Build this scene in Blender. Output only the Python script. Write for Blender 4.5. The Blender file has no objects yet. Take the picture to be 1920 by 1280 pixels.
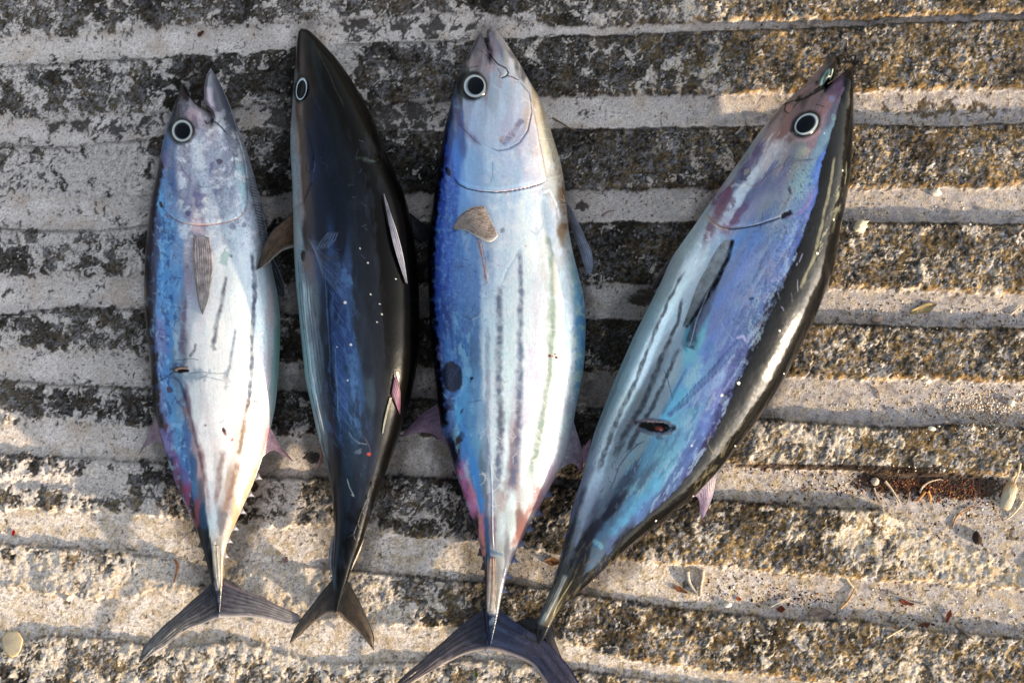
import bpy, math, random
import numpy as np
# ------------------------------------------------------------------ camera, light, exposure
H = 1.6            # camera height above the concrete (m)
S = 0.0005         # metres on the ground per photograph pixel
scene = bpy.context.scene
cam_d = bpy.data.cameras.new('camera'); cam = bpy.data.objects.new('camera', cam_d)
scene.collection.objects.link(cam); scene.camera = cam
cam.location = (0, 0, H); cam.rotation_euler = (0, 0, 0)
cam_d.lens = 60; cam_d.sensor_width = 36; cam_d.clip_start = 0.01; cam_d.clip_end = 200
SUN_EL = math.radians(11)
SUN_AZ = math.radians(-25)     # direction to the sun in the ground plane: right and a little down
sd = np.array([math.cos(SUN_EL)*math.cos(SUN_AZ), math.cos(SUN_EL)*math.sin(SUN_AZ), math.sin(SUN_EL)])
w = bpy.data.worlds.new('World'); scene.world = w; w.use_nodes = True
nt = w.node_tree; bg = nt.nodes['Background']
sky = nt.nodes.new('ShaderNodeTexSky'); sky.sky_type = 'NISHITA'; sky.sun_disc = False
sky.sun_elevation = SUN_EL; sky.sun_rotation = math.atan2(sd[0], sd[1])
sky.dust_density = 1.5
hs = nt.nodes.new('ShaderNodeHueSaturation'); hs.inputs['Saturation'].default_value = 0.36
nt.links.new(sky.outputs[0], hs.inputs['Color']); nt.links.new(hs.outputs[0], bg.inputs['Color'])
bg.inputs['Strength'].default_value = 0.15
sl = bpy.data.lights.new('sun', 'SUN'); sl.energy = 4.0; sl.angle = math.radians(1.2); sl.color = (1.0, 0.77, 0.49)
so = bpy.data.objects.new('sun', sl); scene.collection.objects.link(so)
import mathutils
so.rotation_euler = mathutils.Vector(tuple(sd)).to_track_quat('Z', 'Y').to_euler(); so.location = tuple(sd*3)
vs = scene.view_settings
scene.display_settings.display_device = 'sRGB'
vs.view_transform = 'Standard'; vs.look = 'None'; vs.gamma = 1.0; vs.exposure = 1.5
ALB = 0.86         # sRGB reading of a colour in open shade -> albedo

# ------------------------------------------------------------------ numpy helpers
f32 = np.float32
_g = {}
def gn(x, y, seed=0):
    if seed not in _g:
        a = np.random.RandomState(seed+11).rand(256, 256)*2*np.pi
        _g[seed] = (np.cos(a).astype(f32), np.sin(a).astype(f32))
    gx, gy = _g[seed]
    x = np.asarray(x, f32); y = np.asarray(y, f32)
    xi = np.floor(x).astype(np.int32); yi = np.floor(y).astype(np.int32)
    fx = x-xi; fy = y-yi
    u = fx*fx*fx*(fx*(fx*6-15)+10); v = fy*fy*fy*(fy*(fy*6-15)+10)
    a = xi & 255; b = yi & 255; a1 = (a+1) & 255; b1 = (b+1) & 255
    n00 = gx[a, b]*fx+gy[a, b]*fy; n10 = gx[a1, b]*(fx-1)+gy[a1, b]*fy
    n01 = gx[a, b1]*fx+gy[a, b1]*(fy-1); n11 = gx[a1, b1]*(fx-1)+gy[a1, b1]*(fy-1)
    return ((n00*(1-u)+n10*u)*(1-v)+(n01*(1-u)+n11*u)*v)*1.5
def fbm(x, y, sc, octv=4, seed=0, gain=.5, sy=None):
    sy = sy or sc
    r = 0; a = 1.; t = 0
    for o in range(octv):
        k = 2.03**o; th = (.55+.9*o) if sy == sc else .02*o; ct, st_ = math.cos(th), math.sin(th)
        u = x/sc*k; v = y/sy*k
        r = r+a*gn(u*ct+v*st_+o*17.3+seed*3.1, v*ct-u*st_+o*9.7+seed*5.7, seed+o); t += a*a; a *= gain
    return r/math.sqrt(t)
def ss(a, b, x):
    t = np.clip((x-a)/(b-a), 0, 1); return t*t*(3-2*t)
def lin(c):
    c = np.asarray(c, f32)/255.
    return np.where(c <= .04045, c/12.92, ((c+.055)/1.055)**2.4).astype(f32)
def A(*c):           # seen colour -> albedo
    return lin(c)*ALB
def mix(c, col, m):
    m = np.asarray(m)[..., None]; return c*(1-m)+np.asarray(col, f32)*m
def P(px, py, z):
    k = (H-z)/H
    return (px-960)*S*k, -(py-640)*S*k
def UP(x, y, z):
    k = H/(H-z); return 960+x*k/S, 640-y*k/S
def polydist(X, Y, pts):
    """distance to polyline, and arclength fraction"""
    best = np.full(X.shape, 1e9, f32); fr = np.zeros(X.shape, f32)
    p = np.array(pts, f32); seg = np.hypot(*(p[1:]-p[:-1]).T); L = seg.sum(); acc = 0
    for i in range(len(p)-1):
        d = p[i+1]-p[i]; l2 = max(1e-6, float(d@d))
        t = np.clip(((X-p[i, 0])*d[0]+(Y-p[i, 1])*d[1])/l2, 0, 1)
        q = np.hypot(X-p[i, 0]-t*d[0], Y-p[i, 1]-t*d[1])
        m = q < best; best = np.where(m, q, best); fr = np.where(m, (acc+t*seg[i])/L, fr); acc += seg[i]
    return best, fr
def inpoly(X, Y, pts):
    r = np.zeros(X.shape, bool); n = len(pts)
    for i in range(n):
        x0, y0 = pts[i]; x1, y1 = pts[(i+1) % n]
        if y0 == y1: continue
        c = ((y0 > Y) != (y1 > Y)) & (X < (x1-x0)*(Y-y0)/(y1-y0)+x0)
        r ^= c
    return r

# ------------------------------------------------------------------ mesh helpers
def make_mesh(name, V, F, col=None, mat=None, parent=None, smooth=True, loc=None, attrs=None):
    """V (n,3) array, F (m,4) or (m,3) array of indices"""
    me = bpy.data.meshes.new(name)
    V = np.asarray(V, f32); F = np.asarray(F, np.int32)
    if loc is not None: V = V-np.array(loc, f32)
    k = F.shape[1]
    me.vertices.add(len(V)); me.vertices.foreach_set('co', V.ravel())
    me.loops.add(F.size); me.loops.foreach_set('vertex_index', F.ravel())
    me.polygons.add(len(F)); me.polygons.foreach_set('loop_start', np.arange(0, F.size, k, dtype=np.int32))
    me.polygons.foreach_set('loop_total', np.full(len(F), k, np.int32))
    if smooth: me.polygons.foreach_set('use_smooth', np.ones(len(F), bool))
    me.update(calc_edges=True); me.validate()
    if col is not None:
        at = me.color_attributes.new('Col', 'FLOAT_COLOR', 'POINT')
        c4 = np.ones((len(V), 4), f32); c4[:, :3] = col; at.data.foreach_set('color', c4.ravel())
    if mat: me.materials.append(mat)
    o = bpy.data.objects.new(name, me); scene.collection.objects.link(o)
    if parent is not None: o.parent = parent
    if loc is not None: o.location = loc
    return o
def sub(V, F, col, keep):
    F = F[keep]; ids, inv = np.unique(F, return_inverse=True)
    return V[ids], inv.reshape(F.shape), col[ids]
def root(name, label, cat, loc, group=None):
    o = bpy.data.objects.new(name, None); scene.collection.objects.link(o)
    o.location = loc; o.empty_display_size = .02
    o['label'] = label; o['category'] = cat
    if group: o['group'] = group
    return o

# ------------------------------------------------------------------ materials
def material(name, rough=.5, coat=0., coat_r=.1, bump=(), colmix=(), metallic=0., spec=.5, col=None, trans=0., sss=0., scales=0.):
    m = bpy.data.materials.new(name); m.use_nodes = True; n = m.node_tree.nodes; l = m.node_tree.links
    b = n['Principled BSDF']
    b.inputs['Roughness'].default_value = rough; b.inputs['Coat Weight'].default_value = coat
    b.inputs['Coat Roughness'].default_value = coat_r; b.inputs['Metallic'].default_value = metallic
    b.inputs['Specular IOR Level'].default_value = spec
    if sss:
        b.inputs['Subsurface Weight'].default_value = sss; b.inputs['Subsurface Scale'].default_value = .004
    geo = n.new('ShaderNodeNewGeometry')
    if col is None:
        at = n.new('ShaderNodeVertexColor'); at.layer_name = 'Col'; c = at.outputs['Color']
    else:
        at = n.new('ShaderNodeRGB'); at.outputs[0].default_value = (*col, 1); c = at.outputs[0]
    for sc, amt, det in colmix:       # multiply by fine grain
        t = n.new('ShaderNodeTexNoise'); t.inputs['Scale'].default_value = sc; t.inputs['Detail'].default_value = det
        t.inputs['Roughness'].default_value = .65
        l.new(geo.outputs['Position'], t.inputs['Vector'])
        mr = n.new('ShaderNodeMapRange'); mr.inputs['From Min'].default_value = .3; mr.inputs['From Max'].default_value = .7
        mr.inputs['To Min'].default_value = 1-amt; mr.inputs['To Max'].default_value = 1+amt
        l.new(t.outputs['Fac'], mr.inputs['Value'])
        v = n.new('ShaderNodeVectorMath'); v.operation = 'SCALE'; l.new(c, v.inputs[0]); l.new(mr.outputs[0], v.inputs['Scale'])
        c = v.outputs[0]
    l.new(c, b.inputs['Base Color'])
    if metallic:       # silvery guanine: pale skin mirrors, dark skin does not
        bw = n.new('ShaderNodeRGBToBW'); l.new(c, bw.inputs[0]); mm = n.new('ShaderNodeMapRange')
        mm.inputs['From Min'].default_value = .06; mm.inputs['From Max'].default_value = .5; mm.inputs['To Max'].default_value = metallic
        l.new(bw.outputs[0], mm.inputs['Value']); l.new(mm.outputs[0], b.inputs['Metallic'])
        m2 = n.new('ShaderNodeMapRange'); m2.inputs['From Min'].default_value = .02; m2.inputs['From Max'].default_value = .2
        m2.inputs['To Min'].default_value = .17; m2.inputs['To Max'].default_value = rough
        l.new(bw.outputs[0], m2.inputs['Value']); l.new(m2.outputs[0], b.inputs['Roughness'])
    prev = None
    if scales:
        vo = n.new('ShaderNodeTexVoronoi'); vo.inputs['Scale'].default_value = 620; l.new(geo.outputs['Position'], vo.inputs['Vector'])
        bp = n.new('ShaderNodeBump'); bp.inputs['Distance'].default_value = scales; l.new(vo.outputs['Distance'], bp.inputs['Height']); prev = bp.outputs[0]
    for sc, dist, det in bump:
        t = n.new('ShaderNodeTexNoise'); t.inputs['Scale'].default_value = sc; t.inputs['Detail'].default_value = det
        t.inputs['Roughness'].default_value = .6
        l.new(geo.outputs['Position'], t.inputs['Vector'])
        bp = n.new('ShaderNodeBump'); bp.inputs['Distance'].default_value = dist; bp.inputs['Strength'].default_value = 1
        l.new(t.outputs['Fac'], bp.inputs['Height'])
        if prev: l.new(prev, bp.inputs['Normal'])
        prev = bp.outputs[0]
    if prev:
        l.new(prev, b.inputs['Normal'])
        if coat: l.new(prev, b.inputs['Coat Normal'])
    return m
M_con = material('weathered_concrete', .92, spec=.15, colmix=((700, .3, 4), (2200, .42, 2)), bump=((600, .0009, 4), (1800, .0006, 2)))
M_skin = material('wet_fish_skin', .34, scales=.0001, coat=.04, coat_r=.12, metallic=.62, spec=.15, colmix=((1100, .08, 3),), bump=((260, .00013, 3), (1100, .00008, 2)))
M_dark = material('wet_dark_skin', .28, scales=0., coat=.0, coat_r=.08, spec=.12, metallic=.7, colmix=((900, .16, 3),), bump=((240, .00013, 3), (1300, .00006, 2)))
M_back = material('wet_black_back', .15, coat=.0, spec=.3, colmix=((900, .16, 3),), bump=((60, .0006, 2),))
M_fin = material('fin_membrane', .4, coat=.1, coat_r=.15, spec=.25, colmix=((700, .14, 3),), bump=((500, .0002, 3),))
M_fin.node_tree.nodes['Principled BSDF'].inputs['Alpha'].default_value = .86
M_eye = material('eye_iris', .2, coat=.15, coat_r=.03, spec=.3)
M_pup = material('eye_pupil', .08, coat=.0, spec=.05, col=(.004, .006, .009))
M_org = material('dry_plant_matter', .85, spec=.2, colmix=((1200, .35, 3),), bump=((1500, .0003, 2),))
M_stone = material('pebble_stone', .8, spec=.25, colmix=((900, .2, 3),), bump=((1200, .0003, 2),))
M_flesh = material('torn_flesh', .25, coat=.5, coat_r=.1, colmix=((900, .2, 3),), bump=((900, .0005, 3),))

# ------------------------------------------------------------------ ground: grooved concrete ramp
# pale trowelled grooves: x, upper edge y, lower edge y (pixels of the photograph, as a map of the ramp)
GR = [
 [(-400,82,135),(0,70,120),(100,68,118),(160,64,113),(240,60,108),(320,53,103),(480,47,95),(560,40,88),(640,38,80),(800,24,75),(900,22,71),(980,40,70),(1040,50,66),(1130,51,65),(1250,44,59),(1400,38,53),(1600,37,48),(1700,30,40),(1920,23,34),(2300,10,25)],
 [(-400,225,275),(0,220,268),(100,220,274),(200,216,264),(320,208,256),(480,198,238),(560,196,238),(720,196,243),(830,190,243),(1040,182,240),(1200,178,238),(1400,175,235),(1600,172,230),(1700,168,233),(1810,168,236),(1850,168,230),(1920,168,228),(2300,165,225)],
 [(-400,370,425),(0,372,425),(80,370,430),(200,370,428),(280,367,418),(500,365,410),(560,364,412),(800,362,413),(1060,356,415),(1300,352,415),(1600,355,414),(1920,348,418),(2300,345,420)],
 [(-400,500,580),(0,516,588),(60,516,580),(140,518,572),(270,518,578),(540,532,588),(800,538,594),(1100,532,597),(1200,533,598),(1500,545,606),(1600,543,605),(1760,545,612),(1920,552,614),(2300,560,625)],
 [(-400,640,700),(0,655,710),(160,660,720),(280,668,725),(540,680,732),(780,690,745),(1110,697,762),(1500,709,788),(1600,712,795),(1700,710,800),(1800,715,792),(1920,720,800),(2300,735,815)],
 [(-400,770,835),(0,785,850),(150,795,855),(320,800,865),(480,815,890),(600,818,895),(760,815,892),(1060,838,910),(1350,868,935),(1400,875,940),(1500,880,948),(1650,888,952),(1720,890,985),(1800,892,1020),(1920,892,1060),(2300,920,1010)],
 [(-400,930,1000),(0,953,1015),(150,955,1025),(240,962,1035),(330,970,1045),(420,978,1075),(480,985,1055),(620,988,1062),(800,1010,1080),(960,1022,1095),(1020,1035,1100),(1150,1048,1120),(1300,1060,1142),(1500,1080,1160),(1600,1086,1160),(1700,1090,1174),(1800,1100,1184),(1920,1108,1194),(2300,1130,1220)],
 [(-400,1080,1150),(0,1095,1198),(60,1112,1192),(100,1116,1188),(200,1125,1193),(320,1108,1212),(450,1130,1198),(600,1165,1240),(700,1165,1240),(860,1180,1235),(1000,1192,1242),(1200,1244,1268),(1400,1264,1296),(1700,1300,1350),(2300,1330,1400)],
 [(-400,1270,1340),(0,1300,1370),(600,1310,1380),(1100,1370,1430),(2300,1480,1550)],
 [(-400,-90,-30),(500,-120,-60),(1200,-125,-65),(2300,-150,-90)],
]
for k in range(1, 14):
    GR.append([(-400,-90-155*k,-30-155*k),(900,-120-170*k,-60-170*k),(2300,-150-185*k,-90-185*k)])
    GR.append([(-400,1270+150*k,1340+150*k),(900,1345+165*k,1410+165*k),(2300,1480+185*k,1550+185*k)])
# lighter patches of cement on the ridges  (x, y, rx, ry, amount);   negative: darker
LP = [(170,330,110,45,.55),(60,240,80,25,.4),(220,300,60,40,.4),(150,410,120,30,.45),(230,400,50,40,.3),(200,470,80,30,.25),(620,110,40,60,.7),(690,60,200,30,.35),(740,210,120,14,.25),
 (190,850,30,40,.5),(60,905,70,14,.6),(180,905,50,18,.7),(110,1080,50,30,.35),(20,1120,70,70,1.0),(330,1090,90,60,.45),(260,1110,60,30,.45),(480,1060,150,70,.55),(540,920,60,50,.35),
 (560,1100,90,40,.4),(700,1040,60,70,.3),(880,950,30,30,.5),(760,860,80,30,.3),(1250,130,150,40,.12),(1330,150,60,20,.25),(1480,800,120,30,.35),(1530,850,120,40,.3),(1740,1000,90,60,.75),(1880,1060,120,60,.7),
 (1600,1010,40,30,.4),(1480,1140,80,20,.2),(640,1150,120,30,.6),(330,1180,60,40,.5),(600,1230,200,40,.5),(980,1240,120,30,.4),(1700,1250,60,50,.3),(1250,20,200,25,.25),(820,45,120,20,.3),
 (1160,300,90,60,-.25),(720,300,80,60,-.1),(1700,120,250,60,-.18),(1500,60,300,40,-.12),(1750,280,160,60,-.15),(1250,480,150,50,-.15),(1150,650,60,40,-.2),(680,500,400,300,-.1),(1750,830,100,40,-.15),(1720,910,160,22,-.3),(150,1030,120,30,-.1),(470,770,60,40,-.2)]
def ground_fields(X, Y):
    n6 = fbm(X, Y, 34, 4, 3, .55); n5 = fbm(X, Y, 9, 3, 41); lw = ss(1000, 300, X)
    wav = gn(X/160, Y/160, 5)*5
    sdist = np.full(X.shape, 1e9, f32)     # <0 in a groove
    up = np.full(X.shape, 1e9, f32); lo = np.full(X.shape, 1e9, f32)
    Yn = Y+wav*.6+n6*(5+5*lw)+n5*2.2
    for g in GR:
        g = np.array(g, f32)
        yt = np.interp(X, g[:, 0], g[:, 1]); yb = np.interp(X, g[:, 0], g[:, 2])
        d = np.maximum(yt-Yn, (Y+n6*(3.2+4.5*lw)+n5*(1.8+lw))-yb)
        sdist = np.minimum(sdist, d)
        up = np.where(np.abs(yt-Yn) < np.abs(up), yt-Yn, up)      # >0 just above a groove (lower lip of a ridge)
        lo = np.where(np.abs(Y-yb) < np.abs(lo), Y-yb, lo)
    return sdist, up, lo, n6, n5
def build_ground():
    def axis(a, b, step, far):
        core = np.arange(a, b+step*.5, step); out = []; s = step*1.2; x = b
        while x < far: x += s; out.append(x); s *= 1.075
        out = np.array(out); return np.concatenate([-(out[::-1]-b)+a, core, out])
    xs = axis(-1000, 1000, 2.25, 7000)+960; ys = axis(-680, 680, 2.2, 7000)+640
    X, Y = np.meshgrid(xs.astype(f32), ys.astype(f32)); sh = X.shape
    sdist, up, lo, n6, n5 = ground_fields(X, Y)
    inner = ((X > -80) & (X < 2000) & (Y > -80) & (Y < 1360))
    m = ss(1.6, -1.6, sdist)                                   # groove floor
    prof = ss(5.0, -3.0, sdist)                               # soft wall
    ero = ss(900, 1500, X)*.3+ss(700, 1000, Y)*.3
    wear = np.zeros(sh, f32)
    for x, y, rx, ry, a in LP:
        if a >= .4: wear += 1.3*a*np.exp(-(((X-x)/rx)**2+((Y-y)/ry)**2)*.8)
    wear = ss(.25, .9, wear)
    h = -(.0048+.0028*ss(1200, 1500, X))*(prof+(1-prof)*wear*.75)
    lump = fbm(X, Y, 55, 3, 7); f8 = fbm(X, Y, 17, 4, 9, .6); f3 = fbm(X, Y, 6, 3, 12, .7)
    wx = X+fbm(X, Y, 22, 3, 21)*13; wy = Y+fbm(X, Y, 22, 3, 22)*13
    s1 = fbm(wx, wy, 42, 5, 31, .66); s2 = fbm(wx, wy, 15, 4, 35, .7); s3 = gn(X/3.6, Y/3.6, 51)
    bias = np.zeros(sh, f32); lw_ = np.clip(ss(1000, 300, X)+ss(750, 1000, Y), 0, 1)
    for x, y, rx, ry, a in LP: bias += a*np.exp(-(((X-x)/rx)**2+((Y-y)/ry)**2)*.8)
    leftb = ss(800, 200, X)*.17+ss(700, 1100, Y)*.10
    pal = s1*.75+s2*.5+s3*.08+bias*1.25+leftb-.31+.26*np.exp(-(sdist/13)**2)*(.45+.55*lw_)
    pale = ss(-.02, .13, pal)
    pits = ss(.42, .75, fbm(X, Y, 13, 3, 61, .7))
    ridge_h = lump*.0012+f8*.0009+f3*.00022+(pale-.4)*.0006-pits*.0010
    hang = ss(0, 6, np.abs(sdist))
    h = h+np.where(sdist > 0, ridge_h*(.4+.6*hang), lump*.0005+f8*.00012+f3*.00006)
    dirt = np.zeros(sh, f32)
    for x, y, rx, ry, a in [(1720,906,95,20,1.3),(1820,915,70,22,1.1),(1660,898,50,14,.8),(1600,877,130,5,1.0),(1460,873,90,5,1.),(1500,925,60,14,.35),(1480,1118,60,22,.35),(1870,770,60,24,.4),(1290,1102,30,20,.5),(1790,1130,60,18,.2),(1440,945,80,5,.6)]:
        dirt += a*np.exp(-(((X-x)/rx)**2+((Y-y)/ry)**2))
    dirt = ss(.35, .6, dirt+s2*.28+f3*.12)
    # ---- colours
    warm = np.clip(ss(950, 1500, X)*.75+ss(820, 1150, Y)*.55, 0, 1)
    dk = A(82, 77, 69); C = np.zeros(sh+(3,), f32)+dk
    C = mix(C, A(30, 28, 26), ss(-.1, .4, s2*.7+f3*.2+s1*.4)*.85)
    C = mix(C, A(120, 120, 124), ss(.15, .5, -s2+f3*.4)*.8)
    C = mix(C, A(104, 88, 60), np.clip(ss(.05, .5, fbm(X, Y, 46, 4, 81, .6)+warm*.3-.12), 0, 1)*(.24+.6*warm))
    C = mix(C, A(158, 138, 104), ss(.14, .5, fbm(X, Y, 13, 5, 85, .8)+warm*.22-.16)*(.1+.78*warm))
    C = mix(C, A(132, 136, 148), ss(.2, .5, fbm(X, Y, 12, 5, 86, .8)+warm*.1-.05)*(.3+.35*warm))
    C = mix(C, A(88, 64, 38), ss(.35, .7, fbm(X, Y, 26, 3, 89, .7))*.5*warm)
    C = mix(C, A(22, 20, 18), ss(.2, .45, fbm(X, Y, 9, 4, 90, .8)-.08*warm)*.6)
    pc = np.zeros(sh+(3,), f32)+A(182, 177, 174)
    pc = mix(pc, A(196, 184, 160), warm*.7*ss(-.3, .4, f8))
    pc = mix(pc, A(160, 138, 98), warm*.75*ss(-.05, .4, fbm(X, Y, 18, 5, 117, .8)))
    pc = mix(pc, A(116, 112, 110), ss(.05, .5, fbm(X, Y, 8, 4, 119, .85))*.6)
    amt = pale*(.95-.1*warm)
    C = C*(1-amt[..., None])+pc*amt[..., None]
    C = mix(C, A(222, 218, 212), ss(.42, .6, gn(X/5, Y/5, 51)*.8+f3*.3)*ss(-.2, .4, s1)*.5)
    C = mix(C, A(20, 19, 18), ss(.4, .62, gn(X/5.2, Y/5.2, 91)*.8+f3*.3)*.6)
    # ridge lips: sunlit lower lip and shaded upper lip painted in
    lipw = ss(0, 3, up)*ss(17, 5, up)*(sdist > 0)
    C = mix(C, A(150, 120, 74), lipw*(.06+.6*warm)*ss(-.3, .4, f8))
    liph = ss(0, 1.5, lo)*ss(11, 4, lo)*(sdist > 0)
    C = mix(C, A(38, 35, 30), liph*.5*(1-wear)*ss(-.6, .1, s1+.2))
    # groove floor
    G = np.zeros(sh+(3,), f32)+A(186, 180, 176)
    G = mix(G, A(205, 200, 198), ss(-.1, .6, lump+f8*.3)*.6)
    G = mix(G, A(168, 152, 136), ss(.1, .7, fbm(X, Y, 60, 4, 95))*.45)
    G = mix(G, A(150, 146, 146), ss(.1, .6, f3)*.45)
    G = mix(G, A(138, 136, 142), ss(1150, 1600, X)*.6)  # blue-grey shade of the right-hand grooves painted into the floor colour
    G = mix(G, A(104, 100, 104), ss(.15, .6, fbm(X, Y, 26, 4, 96, .7))*ss(1100, 1500, X)*.6)
    G = mix(G, A(205, 188, 160), warm*.35*ss(.0, .5, f8+.1))
    spots = ss(.5, .68, gn(X/5.5, Y/5.5, 97)*.85+f8*.25+fbm(X, Y, 90, 2, 99)*.25+warm*.04)
    G = mix(G, A(66, 58, 50), spots*.85)
    low = np.clip(ss(700, 1000, Y)+ss(1100, 1500, X)*.4, 0, 1)
    G = mix(G, A(158, 142, 112), low*ss(-.1, .5, fbm(X, Y, 24, 5, 111, .8))*.62)
    G = mix(G, A(112, 106, 100), low*ss(.15, .5, fbm(X, Y, 10, 4, 113, .8))*.6)
    G = mix(G, A(120, 116, 112), ss(.3, .6, fbm(X, Y, 8, 4, 115, .85))*.4)
    # stained mottling of the grooves where the surface has worn
    wornb = np.zeros(sh, f32)
    for x, y, rx, ry, a in [(200,238,150,24,.8),(540,215,60,30,.9),(740,215,130,34,1.1),(120,400,160,20,.35),(780,50,170,26,.9),(1750,200,180,22,.9),(1210,560,42,16,1.6),(1100,560,20,30,.3),(1850,580,90,30,.35),(600,860,60,14,.6),(1080,885,40,30,1.2),(1100,210,25,10,.7),(1095,385,14,10,1.3),(1700,1130,120,25,.25),(1800,960,140,30,.3),(170,700,80,20,.35),(1640,380,60,14,.2),(730,885,60,10,.4)]:
        wornb += a*np.exp(-(((X-x)/rx)**2+((Y-y)/ry)**2))
    wornb += .22*np.exp(-(sdist/11)**2)+.06*lw_
    worn = ss(.29, .46, s1*.5+s2*.45+wornb*.75-.2)
    wc = mix(np.zeros(sh+(3,), f32)+A(70, 67, 64), A(110, 92, 60), warm*.6)
    wc = mix(wc, A(130, 128, 128), ss(0, .5, -s2)*.6)
    G = mix(G, wc, 0*worn)*(1-worn[..., None]*.9)+wc*worn[..., None]*.9
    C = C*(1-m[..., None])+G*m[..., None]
    big = fbm(X, Y, 120, 3, 101)
    C = mix(C, A(46, 33, 27), dirt*.85)
    # contact shade round each fish, painted into the concrete colour
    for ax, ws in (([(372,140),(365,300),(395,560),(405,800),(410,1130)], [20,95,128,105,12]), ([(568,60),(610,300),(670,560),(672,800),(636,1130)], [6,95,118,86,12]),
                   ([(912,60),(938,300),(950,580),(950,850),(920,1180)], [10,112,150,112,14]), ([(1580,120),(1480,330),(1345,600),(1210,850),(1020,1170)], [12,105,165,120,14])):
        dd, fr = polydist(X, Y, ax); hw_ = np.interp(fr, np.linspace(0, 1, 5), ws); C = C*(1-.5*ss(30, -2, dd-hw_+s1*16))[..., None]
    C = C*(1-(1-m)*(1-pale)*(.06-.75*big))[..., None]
    C = np.clip(1.86*np.power(np.maximum(C, 1e-4), 1.24), 0, .85)
    h -= worn*m*.0007*ss(-.5, .5, f3)
    h += (spots*m)*.0003
    xw = (X-960)*S; yw = -(Y-640)*S
    V = np.stack([xw, yw, h], -1).reshape(-1, 3)
    idx = np.arange(sh[0]*sh[1], dtype=np.int32).reshape(sh)
    F = np.stack([idx[1:, :-1], idx[1:, 1:], idx[:-1, 1:], idx[:-1, :-1]], -1).reshape(-1, 4)
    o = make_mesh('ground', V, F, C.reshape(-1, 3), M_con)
    o['kind'] = 'structure'; o['label'] = 'weathered grey concrete ramp with pale trowelled grooves between rough dark ridges'
    ci = np.where((xs > -60) & (xs < 1980))[0]; ri = np.where((ys > -60) & (ys < 1340))[0]
    return xs, ys, h
gxs, gys, gh = build_ground()
def gz(px, py):
    i = np.clip(np.searchsorted(gys, py), 1, len(gys)-1); j = np.clip(np.searchsorted(gxs, px), 1, len(gxs)-1)
    return gh[i, j]

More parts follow.
